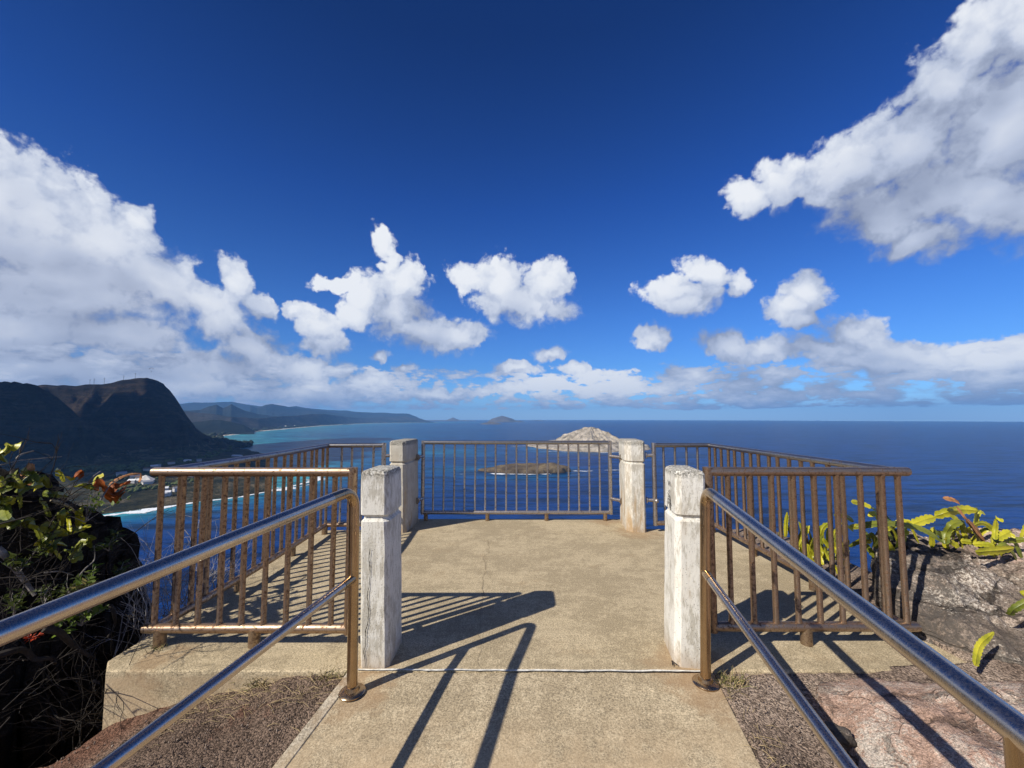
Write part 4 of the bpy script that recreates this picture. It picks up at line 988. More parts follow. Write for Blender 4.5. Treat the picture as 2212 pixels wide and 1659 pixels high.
def h_pink(x, y):
    lx = 1.50 - 0.22*(2.05-y) + 0.06*fbm((y*2.5, 4, 1), 4)
    by = 2.17 + 0.05*fbm((x*2, 3, 1), 3) - 0.03*sstep(2.0, 3.0, x)
    e = sstep(lx, lx + 0.22, x)*sstep(by, by - 0.30, y)
    base = pathz(y)*0.75 + 0.03
    z = base + e*(0.055 + 0.10*sstep(1.6, 3.4, x) + 0.10*math.exp(-((x-2.25)/0.55)**2 - ((y-1.55)/0.45)**2)) + 0.03*fbm((x*2.2, y*2.2, 7), 5)*e + 0.030*fbm((x*7, y*7, 7), 6)*e + 0.010*fbm((x*24, y*24, 7), 4)*e - 0.030*max(0, 0.5 - abs(fbm((x*2.6+1, y*3.4, 2), 4))*6)*e
    z += 0.04*math.exp(-((x-1.74)/0.16)**2 - ((y-1.55)/0.15)**2)
    return z if e > 0.02 else base - 0.12
heightrock('rock_slab', 'low pink and white mottled rock slab beside the right handrail', *lattice(1.15, 6.0, 190, -1.0, 2.35, 150), h_pink, M_PINK, jit=0.012)
# the dark bank of rock on the left, standing over a gully
TOPY = [(-3,1.0),(1.2,1.15),(2,1.22),(2.25,1.15),(2.57,1.02),(2.78,0.94),(2.90,0.80),(2.98,0.68),(3.1,0.60),(3.3,0.30),(3.6,-0.6),(4.2,-2.2)]
def h_bank(x, y):
    s_ = (x+2.95)*0.62 - (y-2.36)*0.78
    d = min(-s_, -2.93 - x) + 0.10*fbm((x*3, y*3, 3), 4)
    t = sstep(-0.10, 0.20, d)
    top = interp(y, TOPY) + 0.22*sstep(-3.4, -4.6, x)*sstep(3.1, 2.2, y) + 0.07*fbm((x*3.2, y*3.2, 7), 5)
    z = lerp(-2.1, top, t) 
    z += 0.10*fbm((x*4, y*4, z*4), 5)
    return z
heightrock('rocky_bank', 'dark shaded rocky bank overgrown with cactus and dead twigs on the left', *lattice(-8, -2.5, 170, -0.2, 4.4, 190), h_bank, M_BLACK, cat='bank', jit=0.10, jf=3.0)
def h_red(x, y):
    q = math.hypot((x+1.60)/0.34, (y-1.36)/0.24) + 0.25*fbm((x*5, y*5, 2), 4)
    return pathz(y) - 0.30 + 0.20*sstep(1.0, 0.35, q) + 0.05*fbm((x*9, y*9, 4), 5)*sstep(1.1, 0.6, q)
heightrock('rock', 'rough red cinder rock in the dirt under the left handrail', *lattice(-2.0, -1.2, 60, 1.05, 1.7, 50), h_red, M_RED, jit=0.03, jf=8)
def stone(label, c, r, mat, seed):
    bm = bmesh.new(); bmesh.ops.create_icosphere(bm, subdivisions=3, radius=1)
    for v in bm.verts:
        q = v.co.copy(); f_ = 1 + 0.30*fbm((q.x*1.3, q.y*1.3, q.z*1.3 + seed), 4); v.co = Vector((q.x*r[0]*f_, q.y*r[1]*f_, q.z*r[2]*f_))
    me = bpy.data.meshes.new('stone'); bm.to_mesh(me); bm.free(); me.materials.append(mat); me.polygons.foreach_set('use_smooth', [True]*len(me.polygons))
    o = bpy.data.objects.new('stone', me); COL.objects.link(o); o.location = c; return tag(o, label, 'stone')
def gpt(px, py, z): return onz(px, py, z)
stone('small dark stone lying on the dirt near the bottom left', gpt(275, 1620, -0.33) , (0.055, 0.04, 0.035), M_RED, 3)
stone('rounded brown stone on the rim of the gully', gpt(232, 1600, -0.36), (0.075, 0.05, 0.04), M_RED, 9)
stone('dark grey stone set in the pink rock slab', gpt(1812, 1590, 0.02), (0.055, 0.05, 0.04), M_GREY, 5)

# black 'A' mark on the ground by the pink slab
aq = onz(1455, 1432, 0.012)
def flat_strokes(name, lines, label, q, sc, wid, mat, cat):
    mb = MB()
    for (x0, y0), (x1, y1) in lines:
        a, c = Vector((q.x + x0*sc, q.y + y0*sc, q.z)), Vector((q.x + x1*sc, q.y + y1*sc, q.z)); d = (c-a).normalized(); s_ = Vector((d.y, -d.x, 0))*wid/2
        mb.add([a+s_, a-s_, c-s_, c+s_], [(0, 1, 2, 3)])
    o = mb.build(name, mat, origin=tuple(q), smooth=False); return tag(o, label, cat)
flat_strokes('ground_mark', [((-.3,-.5),(0,.5)),((0,.5),(.35,-.45)),((-.18,-.1),(.28,-.15))], 'small black letter A painted on the ground by the pink rock slab', aq, 0.045, 0.006, M_INK, 'mark')
mq = ony(213, 1469, 2.27)
mb = MB()
for (x0, z0), (x1, z1) in [((-.016,.010),(-.012,-.004)),((-.012,-.004),(-.004,-.002)),((-.004,.008),(-.002,-.008)),((.010,.004),(.012,-.012)),((.016,.002),(.012,-.012))]:
    a, c = Vector((mq.x+x0, mq.y - 0.012 + (mq.x+x0+2.335)*-0.0, mq.z+z0)), Vector((mq.x+x1, mq.y - 0.012, mq.z+z1)); d = (c-a).normalized(); s_ = d.cross(Vector((0.5, -0.8, 0))).normalized()*0.0035
    mb.add([a+s_, a-s_, c-s_, c+s_], [(0, 1, 2, 3)])
mb.build('ink_mark', M_INK, pav, smooth=False)

# ------------------------------------------------------------------ plants
def onx(px, py, X):
    d = ray(px, py); return Vector((0, 0, H)) + d*(X/d.x)
def smooth_line(P, n=14):
    P = [Vector(p) for p in P]
    if len(P) == 2: return [P[0].lerp(P[1], i/n) for i in range(n+1)]
    o = []
    Q = [P[0]*2-P[1]] + P + [P[-1]*2-P[-2]]; m = max(3, n//(len(P)-1))
    for i in range(1, len(Q)-2):
        for j in range(m):
            t = j/m; a, b_, c, d = Q[i-1], Q[i], Q[i+1], Q[i+2]
            o.append(0.5*((2*b_) + (c-a)*t + (2*a-5*b_+4*c-d)*t*t + (3*b_-a-3*c+d)*t*t*t))
    return o + [P[-1]]
SEC = [(12, 1.0), (60, .16), (90, .22), (120, .16), (168, 1.0), (215, .18), (270, .42), (325, .18)]
def cactus_stem(parent, P, w, mat, roll=0.0, blunt=0.20, face=None, name='stem'):
    w = w*0.80; L = smooth_line(P, 54); mb = MB(); V = []; n = len(L); sl_ = 0.0
    fv = Vector(face) if face else Vector((0, -1, 0.25))
    for i, q in enumerate(L):
        if i: sl_ += (L[i]-L[i-1]).length
        t = i/(n-1); d = (L[min(n-1, i+1)] - L[max(0, i-1)]).normalized()
        nn = (fv - d*fv.dot(d)).normalized(); ss = d.cross(nn).normalized()
        if roll: nn, ss = nn*math.cos(roll) + ss*math.sin(roll), ss*math.cos(roll) - nn*math.sin(roll)
        env = min(1.0, (t/0.10)**0.6*0.75 + 0.25, ((1-t)/blunt)**0.55 if t > 1-blunt else 1.0)
        env = max(0.06, env); scal = 0.72 + 0.28*abs(math.sin(PI*sl_/(w*0.62)))**0.6
        wob = 0.10*math.sin(sl_*30 + w*900)
        for a, r in SEC:
            a_ = R(a) + wob; rr_ = r*w*0.5*env*(scal if r > 0.3 else 1.0)
            V.append(q + ss*math.cos(a_)*rr_ + nn*math.sin(a_)*rr_)
    m_ = len(SEC)
    mb.add(V, [(i*m_+j, i*m_+(j+1) % m_, (i+1)*m_+(j+1) % m_, (i+1)*m_+j) for i in range(n-1) for j in range(m_)] + [tuple(range(m_-1, -1, -1)), tuple(range((n-1)*m_, n*m_))])
    return mb.build(name, mat, parent, sharp=55)
def z3(x, y): return ((1900 + x/3.687)/1.13016, (1180 + y/3.687)/1.13016)
def z4(x, y): return ((2200 + x/3.35)/1.13016, (1380 + y/3.35)/1.13016)
def z5(x, y): return ((1700 + x/2.765)/1.13016, (1000 + y/2.765)/1.13016)
def z8(x, y): return ((x/3.857)/1.13016, (1070 + y/3.857)/1.13016)
def stems(parent, zf, place, rows):
    for row in rows:
        pts, wz, mat = row[:3]; dd = row[3] if len(row) > 3 else 0.0
        P = [place(*zf(x, y), i, dd) for i, (x, y) in enumerate(pts)]
        cactus_stem(parent, P, wz, mat, roll=random.uniform(-0.5, 0.5))
pa = lambda px, py, i, dd: ony(px, py, 2.98 + dd + 0.03*math.sin(i*2.1 + px))
c1 = empty('cactus', tuple(ony(*z3(1000, 420), 3.0)), 'yellow-green cactus with long arching stems sprawling over the grey rock outcrop', 'cactus')
stems(c1, z3, pa, [
 ([(700,395),(860,365),(1000,362),(1200,388),(1350,445),(1500,548)], 0.060, M_CACD, -0.10), ([(1205,368),(1300,335),(1410,303)], 0.085, M_CAC),
 ([(1408,292),(1520,258),(1650,236),(1795,246)], 0.088, M_CAC), ([(1500,545),(1508,450),(1560,375),(1675,338)], 0.070, M_CACD),
 ([(1495,500),(1560,535),(1630,575)], 0.06, M_CAC), ([(655,163),(750,183),(850,225)], 0.050, M_CAC), ([(850,225),(930,280),(1030,352)], 0.046, M_CACD),
 ([(500,285),(600,300),(680,345)], 0.050, M_CACD), ([(515,338),(600,375),(680,430)], 0.052, M_CAC), ([(640,395),(770,380),(960,360)], 0.055, M_CAC),
 ([(770,430),(810,480),(845,530)], 0.05, M_CACD), ([(950,400),(985,450),(1030,515)], 0.062, M_CACD), ([(1370,425),(1440,455),(1490,500)], 0.05, M_CACD), ([(760,500),(800,520),(840,525)], 0.05, M_CAC)])
def on_rock(px, py):
    d = ray(px, py); d = d/d.y; y = 1.6
    while y < 3.6:
        q = Vector((0, 0, H)) + d*y
        if q.z < h_outcrop(q.x, q.y): return q
        y += 0.01
    return None
rx_ = random.Random(55)
for i in range(40):
    q = on_rock(rx_.uniform(1850, 2230), rx_.uniform(1140, 1215))
    if q is None: continue
    a = rx_.uniform(-0.3, 3.3); L_ = rx_.uniform(.14, .34)
    e = Vector((math.cos(a)*L_, rx_.uniform(-.12, .05), .05 + .35*L_*abs(math.sin(a))))
    cactus_stem(c1, [q - Vector((0, 0, .01)), q + e*.5 + Vector((0, 0, .05 + .1*L_)), q + e], rx_.uniform(.040, .062), rx_.choice([M_CAC, M_CACD, M_CAC]), roll=rx_.uniform(-.7, .7))
c2 = empty('cactus', tuple(ony(*z3(1990, 540), 2.85)), 'yellow-green cactus with an upright stub and flat pads by the pink rock edge', 'cactus')
pb_ = lambda px, py, i, dd: ony(px, py, 2.84 + dd + 0.02*math.sin(i*2.1 + px))
stems(c2, z3, pb_, [([(1945,505),(1950,420),(1958,332)], 0.045, M_CAC), ([(1960,500),(2030,462),(2092,430)], 0.07, M_CAC), ([(1935,518),(2080,512),(2240,505)], 0.055, M_CACD),
 ([(1775,612),(1950,600),(2125,580)], 0.085, M_CAC, -0.06), ([(1640,515),(1740,530)], 0.05, M_CAC), ([(1750,545),(1850,548),(1950,560)], 0.05, M_CAC)])
c3 = empty('dead_cactus', tuple(ony(*z3(1850, 520), 2.88)), 'dry brown dead cactus stem with a shrivelled tip standing on the rock', 'dead cactus')
pc = lambda px, py, i, dd: ony(px, py, 2.9 + dd)
stems(c3, z3, pc, [([(1865,535),(1800,455),(1735,375),(1690,325)], 0.085, M_DEAD), ([(1690,325),(1660,285),(1600,205)], 0.022, M_DEAD), ([(1632,182),(1570,150),(1478,132)], 0.05, M_DEAD)])
c4 = empty('cactus', tuple(ony(*z4(620, 790), 2.1)), 'single curved green cactus stem creeping over the lower rock', 'cactus')
stems(c4, z4, lambda px, py, i, dd: ony(px, py, 2.16 + 0.03*i), [([(600,820),(612,740),(650,640),(760,545)][::1], 0.05, M_CAC)])
c5 = empty('cactus', tuple(ony(*z4(900, 390), 2.3)), 'cactus stems hanging over the rock at the far right edge', 'cactus')
stems(c5, z4, lambda px, py, i, dd: ony(px, py, 2.34 - 0.03*i), [([(875,405),(930,350),(1080,270)], 0.055, M_CACD), ([(985,240),(1080,205)], 0.05, M_CAC)])
c6 = empty('cactus', (2.85, 3.75, -0.2), 'dense clump of upright yellow-green cactus stems behind the right railing', 'cactus')
rnd = random.Random(3)
for i in range(64):
    x0, y0 = rnd.uniform(600, 1010), rnd.uniform(900, 1120); Y = rnd.uniform(3.75, 4.25) if x0 < 820 else rnd.uniform(3.45, 3.9)
    ln = rnd.uniform(90, 210)*(0.75 if x0 > 850 else 1); lean = rnd.uniform(-60, 60)
    P = [ony(*z5(x0, y0), Y), ony(*z5(x0 + lean*.35 + rnd.uniform(-14, 14), y0 - ln*.5), Y + .03), ony(*z5(x0 + lean, y0 - ln), Y + rnd.uniform(-.05, .08))]
    cactus_stem(c6, P, rnd.uniform(0.036, 0.062), rnd.choice([M_CAC, M_CAC, M_CACD, M_DEAD if i % 9 == 0 else M_CAC]), roll=rnd.uniform(-1, 1))
for P, w_ in [([(600,860),(602,780),(612,690)], .05), ([(690,930),(720,840),(690,755)], .05), ([(835,850),(850,800),(888,765)], .06), ([(745,905),(760,980),(800,1060)], .05), ([(850,870),(900,930),(1000,1000)], .05), ([(640,960),(660,880),(668,740)], .05)]:
    cactus_stem(c6, [ony(*z5(*q), 3.5) for q in P], w_, M_CAC)

# leaves and twigs
def leafy(name, label, base, n, size, spread, mat, seed, cat='plant', group=None, stemmat=None):
    r_ = random.Random(seed); root = empty(name, tuple(base), label, cat, group); base = Vector(base)
    lf = MB(); st = MB()
    for i in range(n):
        a = r_.uniform(0, 2*PI); el = r_.uniform(0.5, 1.35); ln = spread*r_.uniform(0.5, 1.0)
        tip = base + Vector((math.cos(a)*math.cos(el), math.sin(a)*math.cos(el), math.sin(el)))*ln
        st.tube([base, base.lerp(tip, .5) + Vector((r_.uniform(-.01, .01), r_.uniform(-.01, .01), 0.01)), tip], [0.0028, 0.002, 0.0012], 5)
        for q in range(r_.randint(5, 9)):
            t = r_.uniform(0.35, 1.0); c = base.lerp(tip, t); d = Vector((r_.uniform(-1, 1), r_.uniform(-1, 1), r_.uniform(-.3, .8))).normalized()
            s_ = d.cross(Vector((r_.uniform(-1, 1), r_.uniform(-1, 1), 1))).normalized(); L_ = size*r_.uniform(.6, 1.2); w_ = L_*0.22
            lf.add([c, c + d*L_*.45 + s_*w_ + Vector((0, 0, .003)), c + d*L_, c + d*L_*.45 - s_*w_ + Vector((0, 0, .003))], [(0, 1, 2, 3)])
    lf.build('leaves', mat, root, smooth=False); st.build('stems', stemmat or M_TWIG, root); return root
def twig(mb, p, d, L, r, depth, r_, curl=0.5):
    n = 5; P = [Vector(p)]; d = Vector(d).normalized()
    for i in range(n):
        d = (d + Vector((r_.uniform(-1, 1), r_.uniform(-1, 1), r_.uniform(-1, 1)))*curl*0.35).normalized(); P.append(P[-1] + d*L/n)
    mb.tube(P, [lerp(r, r*0.45, i/n) for i in range(n+1)], 5, caps=False)
    if depth > 0:
        for i in range(r_.randint(2, 4)):
            q = P[r_.randint(1, n)]; nd = (d + Vector((r_.uniform(-1, 1), r_.uniform(-1, 1), r_.uniform(-.6, 1)))*0.9).normalized(); twig(mb, q, nd, L*r_.uniform(.45, .75), r*0.6, depth-1, r_, curl)
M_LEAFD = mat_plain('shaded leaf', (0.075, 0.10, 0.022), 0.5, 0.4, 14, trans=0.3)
pl_ = lambda px, py, i, dd: onx(px, py, -2.80 + dd + 0.02*math.sin(i*1.7 + px))
k1 = empty('cactus', tuple(onx(20, 1010, -2.9)), 'sunlit yellow cactus pads at the top of the dark bank by the left edge', 'cactus')
stems(k1, z8, pl_, [([(-60,150),(30,115),(90,90)], .07, M_CAC, -.1), ([(80,100),(130,70),(195,55)], .085, M_CAC, -.1), ([(-40,190),(40,150),(100,100)], .06, M_CAC, -.1), ([(5,150),(30,200),(70,230)], .06, M_CACD, -.1), ([(-40,520),(80,470),(212,430)], .062, M_CACD), ([(-40,610),(60,590),(150,592)], .062, M_CACD), ([(-60,570),(0,560),(60,590)], .05, M_CACD)])
k2 = empty('cactus', tuple(onx(190, 1060, -2.85)), 'small yellow cactus pads on the shaded rock of the left bank', 'cactus')
stems(k2, z8, pl_, [([(610,360),(660,372),(705,385)], .04, M_CAC, -.08), ([(880,440),(915,385),(978,358)], .085, M_CAC, -.05), ([(325,478),(360,450),(392,425)], .06, M_CAC, 0.02), ([(345,400),(380,380),(420,358)], .05, M_CAC, 0.02), ([(520,335),(560,345),(580,352)], .03, M_CAC), ([(762,720),(775,760),(795,810)], .045, M_CAC, .02)])
k3 = empty('dead_cactus', tuple(onx(260, 1090, -2.8)), 'bright orange and tan withered cactus on the crest of the left bank', 'dead cactus')
stems(k3, z8, pl_, [([(880,440),(960,450),(1040,530),(1105,612)], .10, M_ORANGE, .03), ([(1030,500),(1120,440),(1228,415)], .085, M_ORANGE, .03), ([(1040,550),(1120,510),(1190,450)], .075, M_ORANGE, .03), ([(1060,570),(1120,540),(1180,500)], .05, M_ORANGE, .04),
 ([(1030,445),(1110,385),(1210,348),(1335,330)], .038, M_DEAD, .04), ([(1325,335),(1330,370),(1312,415)], .03, M_DEAD, .04), ([(715,360),(750,340),(790,352)], .075, M_ORANGE, -.05), ([(235,280),(270,300),(310,290)], .10, M_DEAD, -.03), ([(240,370),(290,400),(345,440)], .085, M_DEAD, .0)])
k4 = empty('cactus', tuple(onx(180, 1230, -2.75)), 'dull green cactus stems hanging in the shade low on the left bank', 'cactus')
stems(k4, z8, pl_, [([(335,985),(480,968),(632,1015)], .068, M_CAC, .05), ([(615,1062),(690,1050),(775,1065)], .058, M_CACD, .05), ([(655,1150),(715,1120),(785,1105)], .075, M_CACD, .05), ([(895,1055),(990,1005),(1092,978)], .065, M_CACD, .05), ([(700,885),(780,855),(858,815)], .055, M_CAC, .05), ([(690,870),(740,840),(770,820)], .06, M_CACD, .05), ([(770,885),(825,950),(852,1035)], .06, M_CACD, .05), ([(380,825),(520,850),(655,895)], .08, M_CACD, .03), ([(-20,810),(150,775),(310,830)], .07, M_CACD, .03), ([(500,780),(520,800),(540,790)], .05, M_CACD, .03)])
r_ = random.Random(77)
def hang(label, cat_pt, n, xr, yr, mats, wr, seed, X=-2.78):
    r3 = random.Random(seed); root = empty('cactus', tuple(onx(*z8(*cat_pt), X)), label, 'cactus')
    for i in range(n):
        x, y = r3.uniform(*xr), r3.uniform(*yr); a = r3.uniform(-0.6, 2.6); L_ = r3.uniform(150, 300)
        pts = [(x, y), (x + L_*.5*math.cos(a), y - L_*.5*math.sin(a) - 12), (x + L_*math.cos(a), y - L_*math.sin(a)*.7 + r3.uniform(-10, 30))]
        cactus_stem(root, [onx(*z8(*q), X + r3.uniform(-.06, .16)) for q in pts], r3.uniform(*wr), r3.choice(mats), roll=r3.uniform(-.7, .7))
hang('crowded mass of green cactus stems along the left edge of the bank', (60,620), 13, (-120,200), (380,900), [M_CACD, M_CACD, M_CACD, M_CAC], (.050,.070), 5)
hang('shaded cactus stems scattered over the middle of the left bank', (550,820), 12, (280,850), (700,1150), [M_CACD, M_CACD, M_CACD, M_CAC], (.045,.065), 6)
hang('few yellowish cactus stems along the crest of the left bank', (560,380), 5, (300,760), (400,520), [M_CAC, M_CACD], (.035,.06), 8, -2.86)
def branch(label, pts, r, mat, X=-2.8, zf=z8):
    P = smooth_line([onx(*zf(x, y), X + 0.03*math.sin(i*2)) for i, (x, y) in enumerate(pts)], 18)
    mb = MB(); n = len(P); mb.tube([q + Vector((0.006*fbm((i, 1, 1), 2),)*3) for i, q in enumerate(P)], [lerp(r, r*.45, i/(n-1)) for i in range(n)], 7)
    o = mb.build('branch', mat, origin=tuple(P[0])); return tag(o, label, 'branch')
branch('pale dead branch slanting down the dark bank at the left edge', [(-30,1040),(60,1110),(140,1220),(260,1380),(330,1480)], .020, M_TWIG)
branch('thin pale branch curving up from the left edge above the bank', [(105,340),(130,240),(190,160),(320,118)], .008, M_TWIG, -2.9)
branch('pale leafless stem lying across the middle of the dark bank', [(480,580),(600,620),(680,670),(760,740)], .012, mat_plain('bleached wood', (0.42, 0.36, 0.25), .9, .3, 20), -2.78)
branch('thin bare branch rising above the orange dead cactus', [(905,670),(960,560),(1030,450),(1110,385)], .006, M_TWIG, -2.74)
branch('long thin straight twig at the top left above the bank', [(-20,260),(150,215),(330,195),(580,172)], .004, M_TWIG, -2.9)
branch('thin twig pointing up beside the small yellow pads', [(835,415),(880,360),(945,310)], .006, M_TWIG, -2.84)
branch('dark root trailing down the shaded gully', [(420,1790),(560,1830),(700,1960),(860,2060)], .022, M_TWIGD, -2.62)
branch('twisted grey root hanging beside the platform corner', [(1040,1570),(1075,1660),(1080,1760),(1010,1880)], .012, M_TWIGD, -2.62)
branch('pale curved twig in the shade under the handrail', [(415,1268),(560,1255),(690,1290)], .005, M_TWIG, -2.7)
branch('forked thin twig low on the bank', [(720,1330),(800,1230),(890,1140),(885,1010)], .005, M_TWIG, -2.7)
branch('crooked old root on the red rim of the gully', [(-60,2060),(100,2010),(230,1995),(330,2080),(470,2070),(520,2120)], .020, M_TWIGD, -2.72)
r_ = random.Random(11); mb = MB()
for i in range(120):
    px, py = r_.uniform(-60, 285), 1030 + 530*r_.random()**1.35
    if py < 1030 + max(0, (px-120))*0.5: continue
    p = onx(px, py, r_.uniform(-2.88, -2.62)); twig(mb, p, (r_.uniform(-.3, .8), r_.uniform(-1, .6), r_.uniform(-.5, .9)), r_.uniform(.12, .36), r_.uniform(.0015, .0042), 1, r_, 0.8)
o = mb.build('undergrowth', M_TWIGD, origin=(-2.75, 2.5, 0), sharp=0); tag(o, 'tangle of dead dark twigs covering the shaded left bank', kind='stuff')
def shrub(label, base, n, L, mat, seed, sp=0.5):
    r2 = random.Random(seed); mb = MB(); base = Vector(base)
    for i in range(n):
        a = r2.uniform(0, 2*PI); twig(mb, base + Vector((r2.uniform(-.18, .18), r2.uniform(-.25, .25), r2.uniform(-.08, .08))), (math.cos(a)*sp, math.sin(a)*sp, 1), L*r2.uniform(.6, 1.1), r2.uniform(.0025, .0045), 2, r2, 0.9)
    o = mb.build('shrub', mat, origin=tuple(base), sharp=0); return tag(o, label, 'shrub')
M_PALE = mat_plain('bleached twig', (0.36, 0.34, 0.33), .9, .3, 30)
shrub('leafless silvery shrub beside the left railing corner', (-2.66, 3.02, -0.30), 26, 0.62, M_PALE, 4)
shrub('bare grey shrub growing beyond the left railing', (-2.72, 3.65, -0.75), 22, 0.72, M_PALE, 8)
shrub('dark leafless shrub in the gully by the platform corner', (-2.62, 2.62, -0.62), 20, 0.60, M_TWIGD, 12)
leafy('leafy_plant', 'bright green ferny plant hanging in the shade below the left handrail', onx(176, 1352, -2.62), 9, .055, .17, M_LEAF, 21)
leafy('leafy_plant', 'small green sprig on the dark bank left of the ferny plant', onx(128, 1370, -2.66), 4, .05, .10, M_LEAF, 22)
leafy('leafy_plant', 'tall thin green sprout against the dark rock in the middle of the bank', onx(184, 1128, -2.70), 6, .05, .24, M_LEAF, 23)
leafy('leafy_plant', 'green leafy weed in the shade between the cactus stems', onx(196, 1270, -2.64), 7, .05, .15, M_LEAF, 24)
leafy('leafy_plant', 'pale yellow tuft of leaves touching the left handrail from behind', onx(184, 1285, -2.60), 5, .05, .08, mat_plain('yellowing leaf', (0.33, .27, .08), .6, .3, 14), 25)
for q_, (px_, py_, n_, sp_) in enumerate([(40,1240,7,.16),(110,1200,6,.14),(235,1190,7,.15),(255,1250,6,.14),(150,1290,7,.16),(95,1310,5,.13),(30,1330,6,.15),(215,1320,6,.13)]):
    leafy('leafy_plant', 'dull green leafy weed in the shadow of the left bank', onx(px_, py_, -2.72), n_, .05, sp_, M_LEAFD, 40+q_, group='leafy weeds in the shadow of the left bank')
leafy('leafy_plant', 'small red-leaved sprig in the dark under the left handrail', onx(70, 1382, -2.7), 4, .03, .045, mat_plain('red leaf', (0.40, .05, .015), .6, .3, 14), 26)
# weeds beyond the right railing
r_ = random.Random(5); mb = MB(); mb2 = MB()
for i in range(900):
    y = r_.uniform(3.0, 5.0); x = 2.66 + abs(r_.gauss(0, .22)); z = -0.30 + 0.10*r_.random() - (x-2.66)*0.25
    d = Vector((r_.uniform(-.5, .6), r_.uniform(-.6, .6), r_.uniform(.3, 1))).normalized(); L_ = r_.uniform(.06, .26); s_ = d.cross(Vector((r_.uniform(-1, 1), r_.uniform(-1, 1), .3))).normalized()*r_.uniform(.005, .014)
    c = Vector((x, y, z)); (mb if i % 5 else mb2).add([c - s_*.4, c + d*L_*.5 + s_, c + d*L_ + Vector((r_.uniform(-.03, .03), 0, -.02)), c + d*L_*.5 - s_], [(0, 1, 2, 3)])
o = mb.build('ground_cover', M_LEAF, smooth=False); tag(o, 'low green weeds along the outer edge of the platform on the right', kind='stuff')
o = mb2.build('ground_cover', M_STRAW, smooth=False); tag(o, 'dry stalks among the weeds on the right', kind='stuff')
def tuft(label, c, n, L, seed, mats=(M_GRASS, M_STRAW)):
    r2 = random.Random(seed); root = empty('grass_tuft', tuple(c), label, 'grass tuft', 'grass tufts by the platform edge'); c = Vector(c)
    for nm, m_ in zip(('green_blades', 'dry_blades'), mats):
        mb = MB()
        for i in range(n):
            a = r2.uniform(0, 2*PI); e = r2.uniform(.2, 1.3); ln = L*r2.uniform(.4, 1); q = c + Vector((r2.gauss(0, .04), r2.gauss(0, .02), 0))
            d = Vector((math.cos(a)*math.cos(e), math.sin(a)*math.cos(e), math.sin(e)))
            mb.tube([q, q + d*ln*.55, q + d*ln + Vector((0, 0, -ln*.22))], [.0016, .0012, .0005], 4, caps=False)
        mb.build(nm, m_, root)
    return root
tuft('dry grass tuft in the middle of the slab edge on the left', onz(562, 1478, -0.08), 46, .12, 1)
tuft('wide dry grass tuft near the left handrail foot', onz(715, 1470, -0.05), 60, .11, 2)
tuft('sparse grass tuft between the other two on the left', onz(645, 1490, -0.07), 24, .08, 5)
tuft('grass tuft at the foot of the right handrail', onz(1582, 1478, -0.02), 44, .10, 3)
tuft('tiny grass tuft by the corner foot of the left railing', onz(338, 1400, 0.0), 14, .06, 4)
r_ = random.Random(9); mb = MB()
for i in range(110):
    x = r_.uniform(-1.75, -0.98); y = 2.22 - abs(r_.gauss(0, .12)); q = Vector((x, y, ground_z(x, y) + .010)); a = r_.uniform(0, 2*PI); ln = r_.uniform(.04, .16)
    d = Vector((math.cos(a), math.sin(a)*.6, 0)); mb.tube([q, q + d*ln*.5 + Vector((0, 0, .012)), q + d*ln], [.0011, .0011, .0006], 4, caps=False)
for i in range(60):
    y = r_.uniform(1.0, 2.2); x = edge_r(y) + abs(r_.gauss(0, .06)); q = Vector((x, y, ground_z(x, y) + .008)); a = r_.uniform(0, 2*PI); ln = r_.uniform(.03, .10)
    d = Vector((math.cos(a), math.sin(a), 0)); mb.tube([q, q + d*ln*.5 + Vector((0, 0, .008)), q + d*ln], [.001, .001, .0005], 4, caps=False)
o = mb.build('litter', M_STRAW, sharp=0); tag(o, 'dead grass stalks strewn on the dirt beside the path', kind='stuff')
r_ = random.Random(19); mb = MB()
for i in range(1500):
    if i % 2: y = r_.uniform(0.9, 2.2); x = edge_r(y) + r_.uniform(.02, .5)
    else: y = r_.uniform(1.0, 2.15); x = edge_l(y) - r_.uniform(.08, 1.4)
    s_ = r_.uniform(.003, .0085); q = Vector((x, y, ground_z(x, y) + s_*.5 + 0.004)); M_ = Matrix.Translation(q) @ Euler((r_.uniform(0, 3), r_.uniform(0, 3), r_.uniform(0, 3))).to_matrix().to_4x4()
    mb.add([M_ @ Vector(v) for v in ((s_,0,0),(-s_,0,0),(0,s_*.8,0),(0,-s_*.8,0),(0,0,s_*.6),(0,0,-s_*.6))], [(0,2,4),(2,1,4),(1,3,4),(3,0,4),(2,0,5),(1,2,5),(3,1,5),(0,3,5)])
m, k, b = material('pebble'); p = k.geo(); k.set(b.inputs['Base Color'], k.ramp(k.noise(p, 90, 2), [(.35, (.07, .05, .04)), (.5, (.17, .12, .09)), (.65, (.32, .27, .22))])); b.inputs['Roughness'].default_value = .95
o = mb.build('gravel', m, smooth=False); tag(o, 'small loose gravel on the dirt', kind='stuff')

